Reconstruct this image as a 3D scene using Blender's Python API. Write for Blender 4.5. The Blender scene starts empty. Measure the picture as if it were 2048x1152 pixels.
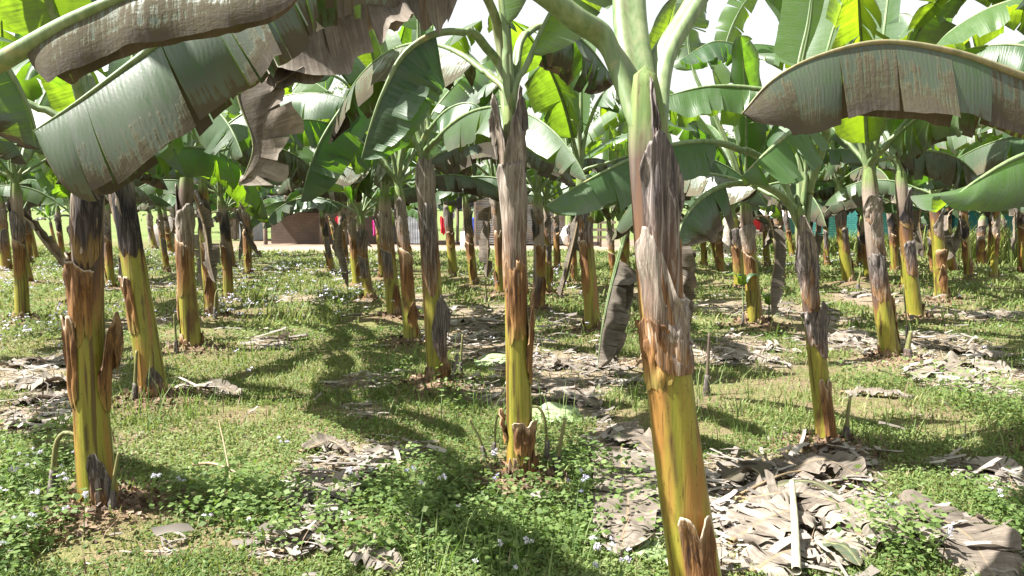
import bpy, math, random
import numpy as np
from mathutils import Vector

# ------------------------------------------------------------------ camera, sky, sun, exposure
SC = bpy.context.scene
COL = SC.collection
R = math.radians
CAM_H, PITCH, FPX = 1.5, R(6.0), 1577.0
cd = bpy.data.cameras.new('camera'); cam = bpy.data.objects.new('camera', cd); COL.objects.link(cam)
cam.location = (0, 0, CAM_H); cam.rotation_euler = (R(90) - PITCH, 0, 0)
cd.sensor_width = 36; cd.lens = 36 * FPX / 2048; cd.clip_start = 0.05; cd.clip_end = 6000
SC.camera = cam
SUN_EL, SUN_DIR = R(54), (-1.0, -0.13)                       # horizontal direction towards the sun
W = bpy.data.worlds.new('World'); SC.world = W; W.use_nodes = True
wn = W.node_tree; bg = wn.nodes['Background']
sk = wn.nodes.new('ShaderNodeTexSky'); sk.sky_type = 'NISHITA'; sk.sun_disc = False
sk.sun_elevation = SUN_EL; sk.sun_rotation = math.atan2(SUN_DIR[0], SUN_DIR[1])
sk.air_density = 1.8; sk.dust_density = 1.5; sk.ozone_density = 0.6
hs = wn.nodes.new('ShaderNodeHueSaturation'); hs.inputs['Saturation'].default_value = 0.22
wn.links.new(sk.outputs[0], hs.inputs['Color']); wn.links.new(hs.outputs[0], bg.inputs[0]); bg.inputs[1].default_value = 0.057
sl = bpy.data.lights.new('sun', 'SUN'); sl.energy = 5.0; sl.angle = R(0.55); sl.color = (1.0, 0.97, 0.91)
so = bpy.data.objects.new('sun', sl); COL.objects.link(so)
_l = math.hypot(*SUN_DIR)
sv = Vector((SUN_DIR[0] / _l * math.cos(SUN_EL), SUN_DIR[1] / _l * math.cos(SUN_EL), math.sin(SUN_EL)))
so.rotation_euler = sv.to_track_quat('Z', 'Y').to_euler(); so.location = sv * 50
SC.view_settings.view_transform = 'Standard'; SC.view_settings.look = 'None'
SC.view_settings.exposure = 2.05; SC.view_settings.gamma = 1.0
SC.cycles.max_bounces = 8; SC.cycles.transparent_max_bounces = 6

rng = np.random.default_rng(7)
rnd = random.Random(11)
PI = math.pi

# ------------------------------------------------------------------ photo geometry
def ray(px, py):
    u, v = (px - 1024) / FPX, (576 - py) / FPX
    c, s = math.cos(PITCH), math.sin(PITCH)
    return np.array([u, c + v * s, -s + v * c])
def P(px, py, d):
    r = ray(px, py); return np.array([0, 0, CAM_H]) + r * (d / r[1])
def G(px, py, z=0.0):
    r = ray(px, py); return np.array([0, 0, CAM_H]) + r * ((z - CAM_H) / r[2])

# ------------------------------------------------------------------ material helpers
class NT:
    def __init__(s, name):
        s.m = bpy.data.materials.new(name); s.m.use_nodes = True
        s.t = s.m.node_tree; s.t.nodes.clear()
    def node(s, typ, ins=None, **kw):
        n = s.t.nodes.new('ShaderNode' + typ)
        for k, v in kw.items(): setattr(n, k, v)
        for k, v in (ins or {}).items(): s.set(n.inputs[k], v)
        return n
    def set(s, sock, v):
        if hasattr(v, 'is_output'): s.t.links.new(v, sock)
        else:
            if isinstance(v, tuple) and len(v) == 3 and sock.type == 'RGBA': v = v + (1,)
            sock.default_value = v
    def attr(s, name): return s.node('Attribute', attribute_name=name).outputs['Fac']
    def objrand(s): return s.node('ObjectInfo').outputs['Random']
    def math(s, op, a, b=0.0, clamp=False):
        n = s.node('Math', operation=op, use_clamp=clamp); s.set(n.inputs[0], a); s.set(n.inputs[1], b); return n.outputs[0]
    def vec(s, x, y, z):
        n = s.node('CombineXYZ'); s.set(n.inputs[0], x); s.set(n.inputs[1], y); s.set(n.inputs[2], z); return n.outputs[0]
    def obj(s, sx=1, sy=1, sz=1, shift=True):
        c = s.node('TexCoord').outputs['Object']
        m = s.node('VectorMath', operation='MULTIPLY'); s.set(m.inputs[0], c); m.inputs[1].default_value = (sx, sy, sz)
        if not shift: return m.outputs[0]
        r = s.math('MULTIPLY', s.objrand(), 91.0)
        a = s.node('VectorMath', operation='ADD'); s.set(a.inputs[0], m.outputs[0]); s.set(a.inputs[1], s.vec(r, r, r)); return a.outputs[0]
    def noise(s, vec, scale=1.0, detail=3.0, rough=0.55):
        n = s.node('TexNoise', {'Scale': scale, 'Detail': detail, 'Roughness': rough}); s.set(n.inputs['Vector'], vec); return n.outputs['Fac']
    def ramp(s, fac, stops):
        n = s.node('ValToRGB'); s.set(n.inputs[0], fac); e = n.color_ramp.elements
        while len(e) < len(stops): e.new(0.5)
        for k, (p, c) in enumerate(stops): e[k].position = p; e[k].color = tuple(c) + (1,)
        return n.outputs[0]
    def mix(s, f, a, b, mode='MIX'):
        n = s.node('Mix', data_type='RGBA', blend_type=mode); s.set(n.inputs[0], f); s.set(n.inputs[6], a); s.set(n.inputs[7], b); return n.outputs[2]
    def rng(s, v, a, b, c=0.0, d=1.0):
        n = s.node('MapRange', {'From Min': a, 'From Max': b, 'To Min': c, 'To Max': d}); s.set(n.inputs[0], v); return n.outputs[0]
    def bump(s, h, strength=0.5, dist=0.01):
        n = s.node('Bump', {'Strength': strength, 'Distance': dist}); s.set(n.inputs['Height'], h); return n.outputs[0]
    def out(s, col, rough=0.8, normal=None, trans=None, tfac=0.3, spec=0.5):
        p = s.node('BsdfPrincipled'); s.set(p.inputs['Base Color'], col); s.set(p.inputs['Roughness'], rough); s.set(p.inputs['Specular IOR Level'], spec)
        if normal is not None: s.set(p.inputs['Normal'], normal)
        sh = p.outputs[0]
        if trans is not None:
            t = s.node('BsdfTranslucent'); s.set(t.inputs[0], trans)
            mx = s.node('MixShader'); s.set(mx.inputs[0], tfac); s.set(mx.inputs[1], sh); s.set(mx.inputs[2], t.outputs[0]); sh = mx.outputs[0]
        o = s.node('OutputMaterial'); s.t.links.new(sh, o.inputs[0]); return s.m

def mat_leaf():
    m = NT('banana_leaf'); r = m.objrand(); v = m.attr('vm'); u = m.attr('u'); dry = m.attr('dry')
    r50 = m.math('MULTIPLY', r, 53.0)
    fine = m.noise(m.vec(m.math('MULTIPLY', v, 75.0), m.math('MULTIPLY', u, 1.3), r50), 1.0, 4.0, 0.6)
    blot = m.noise(m.vec(m.math('MULTIPLY', v, 7.0), m.math('MULTIPLY', u, 3.5), r50), 1.0, 4.0, 0.62)
    d = m.math('ADD', dry, m.math('ADD', m.math('MULTIPLY', m.math('SUBTRACT', blot, 0.5), 0.50), m.math('MULTIPLY', m.math('SUBTRACT', fine, 0.5), 0.60)))
    g = m.mix(r, (0.030, 0.078, 0.030), (0.058, 0.122, 0.032))
    g = m.mix(m.rng(fine, 0.3, 0.7), g, m.mix(0.30, g, (0.14, 0.20, 0.10)))
    back = m.node('NewGeometry').outputs['Backfacing']
    g = m.mix(m.rng(d, -0.05, 0.42), g, (0.058, 0.072, 0.048))
    g = m.mix(m.math('MULTIPLY', back, 0.35), g, (0.09, 0.14, 0.08))
    dryc = m.ramp(m.rng(d, 0.45, 1.2), [(0.0, (0.135, 0.130, 0.05)), (0.08, (0.092, 0.082, 0.050)), (0.35, (0.084, 0.074, 0.061)), (0.7, (0.165, 0.138, 0.113)), (1.0, (0.27, 0.238, 0.20))])
    dryc = m.mix(m.rng(fine, 0.25, 0.75), m.mix(0.35, dryc, (0.05, 0.035, 0.025)), dryc)
    f = m.rng(d, 0.43, 0.53)
    col = m.mix(f, g, dryc)
    tr = m.mix(f, m.mix(r, (0.12, 0.30, 0.014), (0.36, 0.54, 0.014)), m.mix(0.5, dryc, (0.12, 0.06, 0.02)))
    wave = m.math('SINE', m.math('ADD', m.math('MULTIPLY', v, 420.0), m.math('MULTIPLY', blot, 14.0)))
    crin = m.noise(m.vec(m.math('MULTIPLY', v, 30.0), m.math('MULTIPLY', u, 9.0), r50), 1.0, 4.0, 0.65)
    h = m.math('ADD', m.math('MULTIPLY', wave, m.rng(f, 0, 1, 0.12, 0.05)), m.math('ADD', fine, m.math('MULTIPLY', crin, m.math('MULTIPLY', f, 1.6))))
    return m.out(col, m.rng(f, 0, 1, 0.40, 0.85), m.bump(h, 0.26, 0.005), tr, m.rng(d, -0.05, 0.32, 0.50, 0.08), m.rng(f, 0, 1, 0.6, 0.12))

def mat_stem():
    m = NT('banana_stem'); h = m.attr('h'); r = m.objrand()
    streak = m.noise(m.obj(34, 34, 1.6), 1.0, 4.0, 0.6)
    blot = m.noise(m.obj(7, 7, 2.6), 1.0, 4.0, 0.6)
    broad = m.noise(m.obj(9, 9, 0.7), 1.0, 2.0, 0.5)
    d = m.math('ADD', h, m.math('ADD', m.math('MULTIPLY', m.math('SUBTRACT', streak, 0.5), 0.30), m.math('ADD', m.math('MULTIPLY', m.math('SUBTRACT', broad, 0.5), 0.55), m.attr('sh'))))
    g = m.mix(m.rng(streak, 0.3, 0.7), (0.265, 0.215, 0.034), (0.155, 0.180, 0.022))
    g = m.mix(m.rng(broad, 0.53, 0.64), g, (0.25, 0.13, 0.035))
    g = m.mix(m.rng(blot, 0.56, 0.66, 0, 0.85), g, (0.12, 0.055, 0.020))
    drk = m.noise(m.obj(26, 26, 0.9), 1.0, 3.0, 0.6); g = m.mix(m.rng(drk, 0.565, 0.63, 0, 0.85), g, (0.075, 0.04, 0.018))
    up = m.ramp(m.rng(d, 0.36, 1.0), [(0.0, (0.27, 0.18, 0.040)), (0.18, (0.25, 0.115, 0.032)), (0.32, (0.12, 0.058, 0.028)), (0.48, (0.070, 0.048, 0.038)), (0.62, (0.17, 0.13, 0.10)), (0.85, (0.25, 0.20, 0.16))])
    c = m.mix(m.rng(d, 0.45, 0.54), g, up)
    c = m.mix(m.rng(h, 0.86, 0.93), c, m.mix(m.rng(m.math('ADD', m.math('MULTIPLY', streak, .5), m.math('MULTIPLY', blot, .5)), 0.4, 0.6), (0.085, 0.135, 0.036), (0.175, 0.22, 0.075)))
    low = m.math('SUBTRACT', m.rng(h, 0.07, 0.015), m.math('MULTIPLY', m.math('SUBTRACT', blot, 0.5), 1.2))
    c = m.mix(m.rng(low, 0.3, 0.7), c, m.mix(m.rng(streak, 0.35, 0.65), (0.06, 0.036, 0.020), (0.20, 0.12, 0.07)))
    c = m.mix(m.math('MULTIPLY', m.attr('seam'), m.rng(streak, 0.3, 0.5, 0.3, 0.95)), c, (0.06, 0.032, 0.018))
    crk = m.noise(m.obj(150, 150, 2.2), 1.0, 3.0, 0.6); c = m.mix(m.rng(crk, 0.60, 0.66, 0, .75), c, (0.07, 0.036, 0.016))
    spk = m.noise(m.obj(120, 120, 60), 1.0, 1.0)
    c = m.mix(m.rng(spk, 0.70, 0.74, 0, 0.6), c, (0.05, 0.03, 0.015))
    return m.out(c, m.rng(d, 0.35, 0.6, 0.34, 0.85), m.bump(streak, 0.5, 0.006), None, 0, 0.4)

def mat_husk(name, stops, hi, dark):
    m = NT(name); t = m.attr('t'); r = m.objrand()
    streak = m.noise(m.obj(70, 70, 3.2), 1.0, 5.0, 0.65)
    wide = m.noise(m.obj(24, 24, 2.0), 1.0, 3.0, 0.6)
    d = m.math('ADD', t, m.math('ADD', m.math('MULTIPLY', m.math('SUBTRACT', wide, 0.5), 0.55), m.math('MULTIPLY', m.math('SUBTRACT', r, 0.5), 0.3)))
    c = m.ramp(d, stops)
    fib = m.noise(m.obj(190, 190, 5), 1.0, 3.0, 0.6)
    c = m.mix(m.rng(fib, 0.52, 0.62, 0, .55), c, m.mix(.5, c, hi[:3])); c = m.mix(m.rng(fib, 0.46, 0.36, 0, .6), c, m.mix(.6, c, dark[:3]))
    c = m.mix(m.rng(streak, 0.52, 0.60, 0, hi[3]), c, hi[:3])
    c = m.mix(m.rng(streak, 0.44, 0.35, 0, dark[3]), c, dark[:3])
    c = m.mix(m.rng(t, 0.965, 0.995, 0, 0.75), c, (0.50, 0.43, 0.34))
    return m.out(c, 0.82, m.bump(m.math('ADD', streak, wide), 0.8, 0.008), None, 0, 0.25)

def mat_petiole():
    m = NT('petiole'); r = m.objrand(); streak = m.noise(m.obj(40, 40, 6), 1.0, 3.0)
    c = m.mix(m.rng(streak, 0.35, 0.7), (0.090, 0.145, 0.048), (0.185, 0.235, 0.115))
    c = m.mix(m.rng(m.noise(m.obj(9, 9, 9), 1.0, 3.0), 0.6, 0.72, 0, 0.6), c, (0.30, 0.24, 0.10))
    c = m.mix(m.math('MULTIPLY', m.attr('mg'), m.rng(streak, .3, .55, .35, .9)), c, (0.13, 0.075, 0.04))
    c = m.mix(m.rng(m.noise(m.obj(22, 22, 14), 1.0, 4.0), .60, .72, 0, .5), c, (0.12, 0.13, 0.06))
    a = m.attr('dry'); c = m.mix(a, c, m.mix(streak, (0.12, 0.08, 0.04), (0.34, 0.25, 0.15)))
    return m.out(c, 0.5, m.bump(streak, 0.3, 0.004))

def mat_simple(name, a, b, scale=(6, 6, 6), rough=0.85, bump=0.4, lo=0.35, hi=0.65, trans=None, tfac=0.3, detail=4.0):
    m = NT(name); n = m.noise(m.obj(*scale), 1.0, detail, 0.6)
    return m.out(m.mix(m.rng(n, lo, hi), a, b), rough, m.bump(n, bump, 0.01), trans, tfac, 0.3)

def mat_weed(name, a, b, c, t, tf=0.35):
    m = NT(name); v = m.attr('tone')
    col = m.ramp(v, [(0.0, a), (0.55, b), (1.0, c)])
    return m.out(col, 0.6, None, m.mix(v, t, m.mix(0.5, t, c)), tf, 0.25)

M = {}
M['leaf'] = mat_leaf(); M['stem'] = mat_stem(); M['petiole'] = mat_petiole()
M['husk_grey'] = mat_husk('husk_grey', [(0.0, (0.20, 0.10, 0.035)), (0.3, (0.13, 0.085, 0.06)), (0.6, (0.205, 0.165, 0.132)), (1.0, (0.15, 0.128, 0.115))], (0.36, 0.32, 0.27, 0.6), (0.055, 0.042, 0.036, 0.75))
M['husk_dark'] = mat_husk('husk_dark', [(0.0, (0.20, 0.10, 0.035)), (0.25, (0.10, 0.058, 0.040)), (0.6, (0.070, 0.058, 0.056)), (1.0, (0.12, 0.10, 0.095))], (0.27, 0.235, 0.21, 0.75), (0.02, 0.018, 0.02, 0.7))
M['husk_brown'] = mat_husk('husk_brown', [(0.0, (0.21, 0.155, 0.040)), (0.25, (0.195, 0.098, 0.036)), (0.6, (0.10, 0.045, 0.020)), (0.85, (0.11, 0.06, 0.032)), (1.0, (0.30, 0.20, 0.12))], (0.38, 0.20, 0.06, 0.35), (0.035, 0.02, 0.014, 0.8))

M['husk_black'] = mat_husk('husk_black', [(0.0, (0.21, 0.13, 0.045)), (0.15, (0.035, 0.024, 0.020)), (0.65, (0.016, 0.015, 0.019)), (0.9, (0.10, 0.085, 0.075)), (1.0, (0.24, 0.20, 0.17))], (0.10, 0.085, 0.08, 0.5), (0.008, 0.008, 0.01, 0.8))
M['husk_root'] = mat_husk('husk_root', [(0.0, (0.09, 0.055, 0.035)), (0.5, (0.17, 0.105, 0.06)), (1.0, (0.26, 0.18, 0.115))], (0.36, 0.26, 0.17, 0.5), (0.03, 0.02, 0.014, 0.8))
# ------------------------------------------------------------------ mesh helpers
def mesh_np(name, V, F, mat=None, attrs=None, smooth=True):
    V = np.asarray(V, dtype=np.float32); F = np.asarray(F, dtype=np.int32)
    me = bpy.data.meshes.new(name); k = F.shape[1]
    me.vertices.add(len(V)); me.vertices.foreach_set('co', V.ravel())
    me.loops.add(F.size); me.loops.foreach_set('vertex_index', F.ravel())
    me.polygons.add(len(F)); me.polygons.foreach_set('loop_start', np.arange(0, F.size, k, dtype=np.int32))
    me.polygons.foreach_set('use_smooth', np.full(len(F), smooth))
    for an, arr in (attrs or {}).items():
        a = me.attributes.new(an, 'FLOAT', 'POINT'); a.data.foreach_set('value', np.asarray(arr, dtype=np.float32).ravel())
    me.update(calc_edges=True)
    if mat is not None: me.materials.append(mat)
    return me
def link(name, me, parent=None, loc=None):
    o = bpy.data.objects.new(name, me); COL.objects.link(o)
    if parent is not None: o.parent = parent
    if loc is not None: o.location = Vector([float(x) for x in loc])
    return o
def tag(o, label=None, cat=None, group=None, kind=None):
    if label: o['label'] = label
    if cat: o['category'] = cat
    if group: o['group'] = group
    if kind: o['kind'] = kind
    return o
def empty(name, loc, label, cat, group=None):
    o = link(name, None, None, loc); o.empty_display_size = 0.1; return tag(o, label, cat, group)
class MB:
    """collects quad pieces with attributes and joins them"""
    def __init__(s): s.V = []; s.F = []; s.A = {}; s.n = 0
    def add(s, V, F, **attrs):
        V = np.asarray(V, float); s.V.append(V); s.F.append(np.asarray(F, int) + s.n); s.n += len(V)
        for k, a in attrs.items(): s.A.setdefault(k, []).append(np.broadcast_to(np.asarray(a, float), (len(V),)))
        return s
    def mesh(s, name, mat, smooth=True):
        return mesh_np(name, np.concatenate(s.V), np.concatenate(s.F), mat, {k: np.concatenate(a) for k, a in s.A.items()}, smooth)
    def obj(s, name, mat, parent=None, loc=None, smooth=True): return link(name, s.mesh(name, mat, smooth), parent, loc)
    def box(s, x0, x1, y0, y1, z0, z1):
        V = [(x, y, z) for z in (z0, z1) for y in (y0, y1) for x in (x0, x1)]
        return s.add(V, [(0, 2, 3, 1), (4, 5, 7, 6), (0, 1, 5, 4), (2, 6, 7, 3), (0, 4, 6, 2), (1, 3, 7, 5)])
def grid_faces(n, m, wrap=False):
    i = np.arange(n - 1)[:, None]; j = np.arange(m if wrap else m - 1)[None, :]; k = (j + 1) % m
    return np.stack([i * m + j, i * m + k, (i + 1) * m + k, (i + 1) * m + j], -1).reshape(-1, 4)
def norm(v): return v / (np.linalg.norm(v, axis=-1, keepdims=True) + 1e-9)
def catmull(pts, n):
    p = np.asarray(pts, float); p = np.vstack([2 * p[0] - p[1], p, 2 * p[-1] - p[-2]])
    m = len(p) - 3; ts = np.linspace(0, m - 1e-6, max(n * 3, 60)); i = ts.astype(int); t = (ts - i)[:, None]
    q = 0.5 * (2 * p[i + 1] + (p[i + 2] - p[i]) * t + (2 * p[i] - 5 * p[i + 1] + 4 * p[i + 2] - p[i + 3]) * t ** 2 + (3 * p[i + 1] - p[i] - 3 * p[i + 2] + p[i + 3]) * t ** 3)
    s = np.concatenate([[0], np.cumsum(np.linalg.norm(np.diff(q, axis=0), axis=1))])
    u = np.linspace(0, s[-1], n); out = np.stack([np.interp(u, s, q[:, k]) for k in range(3)], 1)
    return out, np.interp(np.arange(m + 1) * 1.0, ts, s / s[-1])      # resampled path, arc fraction of each control point
def tube(path, rad, nseg=8, flat=None):
    path = np.asarray(path, float); rad = np.broadcast_to(np.asarray(rad, float), (len(path),)).copy()
    T = norm(np.gradient(path, axis=0)); ref = np.array([0.13, 1.0, 0.21]) if abs(T[:, 1]).mean() < 0.8 else np.array([1.0, 0.1, 0.2])
    A = norm(np.cross(T, ref)); B = np.cross(T, A)
    th = np.linspace(0, 2 * PI, nseg, endpoint=False)
    path = np.vstack([path, path[-1:]]); A = np.vstack([A, A[-1:]]); B = np.vstack([B, B[-1:]]); rad = np.append(rad, 1e-4)
    V = path[:, None] + rad[:, None, None] * (A[:, None] * np.cos(th)[None, :, None] + B[:, None] * np.sin(th)[None, :, None] * (flat or 1.0))
    return V.reshape(-1, 3), grid_faces(len(path), nseg, True)
def lattice(x, y, seed=0):
    """value noise 0..1"""
    x = np.asarray(x, float); y = np.asarray(y, float); xi = np.floor(x).astype(np.int64); yi = np.floor(y).astype(np.int64); fx = x - xi; fy = y - yi
    fx = fx * fx * (3 - 2 * fx); fy = fy * fy * (3 - 2 * fy)
    def hsh(a, b):
        n = (a * 374761393 + b * 668265263 + seed * 1442695041) & 0x7fffffff; n = ((n ^ (n >> 13)) * 1274126177) & 0x7fffffff
        return ((n ^ (n >> 16)) & 0xffff) / 65535.0
    return (hsh(xi, yi) * (1 - fx) + hsh(xi + 1, yi) * fx) * (1 - fy) + (hsh(xi, yi + 1) * (1 - fx) + hsh(xi + 1, yi + 1) * fx) * fy

# ------------------------------------------------------------------ plants list (photo pixels): base, top, widths, label
GRP = 'banana plants in the rows'
PL = [  # key, base, top, w0, w1, nleaf, label
 ('main', (1413, 1290), (1290, 150), 122, 82, 0, 'thickest banana plant, closest to us, with peeling grey husks above a yellow green stem'),
 ('cen', (1042, 965), (1020, 190), 62, 36, 3, 'tall banana plant in the middle with shaggy papery husk and cut shoots round its foot'),
 ('left', (200, 1030), (185, 270), 80, 54, 4, 'stout banana plant with a big black scorched patch and two cut sheath rims'),
 ('lean', (312, 805), (238, 330), 60, 42, 6, 'leaning banana plant with black upper stem beside the stout scorched one'),
 ('r1', (1657, 905), (1600, 420), 46, 30, 2, 'banana plant with dark ragged husks and an orange wound low on its stem'),
 ('c2', (878, 775), (848, 310), 48, 34, 3, 'banana plant with a long dark torn husk standing on a litter of dry leaves'),
 ('p3', (387, 705), (375, 325), 42, 28, 8, 'pale yellow stemmed banana plant with a brown ringed foot and cut sheath at mid height'),
 ('r2', (1785, 725), (1738, 330), 42, 32, 6, 'leaning banana plant with a glossy dark brown sheath and thick cut shoot'),
 ('p4', (427, 640), (405, 350), 32, 20, 6, 'slim dark brown banana plant with a curled green shoot against its foot'),
 ('p5', (457, 605), (440, 390), 22, 18, 6, 'short dark banana plant behind the slim brown one'),
 ('p6', (45, 645), (30, 360), 30, 22, 6, 'banana plant with a grey black husk above a pale stem, by the lilac flowers'),
 ('p7', (155, 610), (146, 430), 20, 16, 5, 'blackened thin banana stem showing just behind the stout scorched one'),
 ('p8', (14, 540), (-2, 390), 22, 20, 5, 'yellow stemmed banana plant cut by the edge of the picture beside the field'),
 ('p9', (74, 522), (50, 390), 12, 10, 5, 'thin grey banana plant leaning in front of the open green field'),
 ('p10', (112, 490), (100, 440), 7, 6, 5, 'small young banana plant with bright backlit leaves by the field'),
 ('p11', (224, 580), (213, 400), 18, 15, 5, 'dark banana stem between the stout scorched plant and the leaning one'),
 ('p12', (255, 560), (247, 400), 14, 12, 4, 'half hidden banana stem just behind the leaning black topped one'),
 ('p13', (312, 500), (298, 420), 12, 11, 5, 'far leaning banana stem before the grey mud heap'),
 ('p14', (496, 550), (486, 385), 18, 14, 7, 'banana plant with a pale spread crown close to the brown mud wall'),
 ('p15', (690, 530), (680, 400), 18, 14, 6, 'banana plant in front of the red cloth on the brown wall'),
 ('p16', (715, 575), (700, 395), 20, 15, 6, 'yellow banana stem twinned with a black one near the brown wall'),
 ('p17', (741, 602), (722, 430), 24, 18, 5, 'black banana stem twinned with a yellow one near the brown wall'),
 ('p18', (792, 640), (768, 375), 34, 26, 6, 'banana plant with pale shredded husk over a clean yellow foot'),
 ('p19', (823, 690), (796, 365), 34, 22, 6, 'dark brown banana plant with a soil mound, close behind the torn husk one'),
 ('p21', (907, 550), (893, 390), 20, 16, 6, 'smooth green banana stem before the shed posts'),
 ('p22', (949, 576), (930, 390), 20, 16, 6, 'banana plant with orange brown stem at the corner of the rusty shed'),
 ('p23', (1001, 597), (988, 365), 20, 16, 6, 'banana plant with a narrow crown in front of the rusty shed'),
 ('p25', (1077, 626), (1074, 385), 28, 22, 6, 'orange brown banana plant before the rusty shed wall, beside the tall shaggy one'),
 ('p26', (1099, 592), (1092, 400), 16, 13, 4, 'dim banana stem tucked behind the orange brown one at the shed'),
 ('p27', (1148, 570), (1140, 430), 18, 14, 5, 'banana plant standing by the white sacks at the shed end'),
 ('p28', (1186, 672), (1160, 345), 36, 24, 3, 'banana plant with a black band above a yellow stem and a purple bud'),
 ('p29', (1229, 578), (1217, 440), 16, 12, 5, 'thin banana stem before the slatted wooden rack'),
 ('p47', (1310, 735), (1283, 410), 34, 24, 2, 'banana plant hidden by the thickest one, with a dead leaf hanging to the ground'),
 ('p30', (1446, 545), (1440, 440), 18, 14, 6, 'short yellow and black banana stem in front of the stone pillar'),
 ('p31', (1480, 582), (1464, 420), 24, 18, 5, 'reddish brown banana plant leaning beside the brighter yellow one'),
 ('p32', (1512, 657), (1490, 395), 34, 24, 6, 'bright yellow edged banana plant in front of the red kiosk'),
 ('p33', (1563, 557), (1553, 390), 18, 14, 6, 'narrow banana plant before the grey concrete plinth'),
 ('p34', (1587, 516), (1570, 410), 12, 9, 5, 'thin far banana stem between the red kiosk and the teal house'),
 ('p36', (1699, 572), (1678, 365), 26, 18, 6, 'banana plant with a stub sheath at the corner of the teal house'),
 ('p37', (1741, 560), (1726, 430), 20, 16, 5, 'orange banana stem close behind the glossy dark sheath one'),
 ('p39', (1833, 645), (1800, 335), 34, 24, 6, 'banana plant with fibrous brown husk and a smooth yellow lower stem'),
 ('p40', (1884, 602), (1868, 390), 28, 22, 6, 'rust coloured banana plant under the pale hanging leaf'),
 ('p41', (1909, 547), (1894, 390), 18, 16, 5, 'dark slim banana stem next to the rust coloured one'),
 ('p42', (1791, 545), (1775, 390), 16, 13, 5, 'curved slim banana stem near the white painted trunk'),
 ('p43', (1853, 515), (1846, 430), 16, 12, 5, 'far forked banana stem before the brown shuttered window'),
 ('p44', (1963, 530), (1966, 430), 18, 16, 5, 'short banana stump plant at the tall grass clump'),
 ('p46', (2046, 545), (2040, 380), 22, 18, 6, 'banana plant cut by the picture edge beside the tall grass clump'),
]
plants = {}; SHIFT = dict(main=-.20, cen=-.10, left=-.04, lean=-.10, r1=-.02, c2=.05, p3=-.15)
for key, b, t, w0, w1, nl, lab in PL:
    g = G(*b); d = g[1]
    plants[key] = dict(base=np.array([g[0], g[1], 0]), top=P(t[0], t[1], d), r0=w0 * .47 * d / FPX, r1=w1 * .47 * d / FPX, nl=nl, label=lab, d=d)
def offplant(key, x, y, h, lean, nl, label, r0=0.1):
    plants[key] = dict(base=np.array([x, y, 0.0]), top=np.array([x + lean, y, h]), r0=r0, r1=r0 * 0.7, nl=nl, label=label, d=y)
offplant('A', -2.25, 2.35, 1.85, -0.05, 0, 'banana plant outside the view whose grey brown leaf reaches over the top corner')
offplant('B', 2.65, 2.75, 1.75, -0.08, 0, 'banana plant outside the view whose broad arched leaf hangs over the near ground')
offplant('C', 3.45, 4.6, 1.75, -0.08, 0, 'banana plant outside the view whose pale leaf droops past the rust coloured stem')
offplant('D', -4.7, 4.9, 1.9, -0.1, 4, 'banana plant just outside the view beyond the heap of dry leaves')
offplant('E', -6.2, 7.4, 2.0, -0.1, 4, 'banana plant outside the view near the lilac flowers')
offplant('F', 5.4, 6.6, 1.9, -0.1, 6, 'banana plant outside the view past the pale drooping leaf')
# far rows that fill the canopy
_r = random.Random(5); FILL = []
for y in (19.5, 23.5):
    x = -0.72 * y - 1
    while x < 0.75 * y + 1:
        xx = x + _r.uniform(-.5, .5); yy = y + _r.uniform(-.5, .5); x += 2.5
        px = 1024 + xx / yy * FPX
        if 540 < px < 660 or 935 < px < 1140 or 60 < px < 250 or px < -50: continue
        FILL.append('fill%d' % len(FILL))
        plants[FILL[-1]] = dict(base=np.array([xx, yy, 0]), top=np.array([xx - .15 + _r.uniform(-.2, .2), yy, _r.uniform(1.15, 1.65)]), r0=.105, r1=.08, nl=6,
                                label='banana plant in the farthest rows, close before the sheds and houses', d=yy)

for px, py, h in [(178, 565, 1.5), (335, 545, 1.4), (362, 525, 1.4), (468, 535, 1.5), (60, 570, 1.6), (1625, 560, 1.5), (1655, 535, 1.4), (1812, 580, 1.5), (1938, 565, 1.5), (1988, 560, 1.4), (1408, 535, 1.4), (1350, 540, 1.5), (1252, 545, 1.5), (765, 560, 1.5), (665, 545, 1.4), (1115, 540, 1.4), (1535, 530, 1.3), (1720, 530, 1.3), (1868, 545, 1.4), (280, 530, 1.4), (130, 540, 1.4)]:
    g_ = G(px, py); FILL.append('mid%d' % px)
    plants[FILL[-1]] = dict(base=np.array([g_[0], g_[1], 0]), top=np.array([g_[0] - .1 + _r.uniform(-.15, .1), g_[1], h + _r.uniform(-.1, .25)]), r0=_r.uniform(.065, .085), r1=.055, nl=5, label='slim banana stem glimpsed between nearer stems in the middle rows', d=g_[1])

# ------------------------------------------------------------------ ground
LIT = [(60, 745, 95, 40), (55, 830, 105, 40), (130, 770, 60, 30), (660, 940, 95, 45), (650, 1005, 45, 35), (945, 655, 110, 45), (1110, 745, 130, 60), (990, 790, 70, 22),
       (1265, 930, 70, 90), (1255, 1030, 65, 60), (1590, 985, 210, 65), (1560, 1075, 210, 80), (1690, 945, 85, 28), (1900, 1085, 120, 70), (1900, 742, 160, 45), (1680, 682, 80, 18),
       (1510, 622, 130, 18), (1960, 632, 110, 14), (1640, 636, 70, 13), (430, 785, 60, 14), (730, 765, 60, 16), (1160, 655, 70, 18), (850, 610, 50, 20), (265, 650, 60, 22), (1880, 690, 120, 20),
       (560, 1090, 70, 30), (740, 900, 120, 18), (1440, 715, 110, 22), (1290, 600, 80, 22), (1500, 690, 80, 18), (960, 700, 70, 30), (1180, 820, 60, 25), (1960, 950, 80, 30), (340, 1110, 40, 20), (600, 600, 60, 10), (300, 575, 60, 12), (1750, 600, 90, 14), (1400, 1100, 70, 60), (545, 690, 50, 12), (720, 820, 50, 14)]
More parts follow.
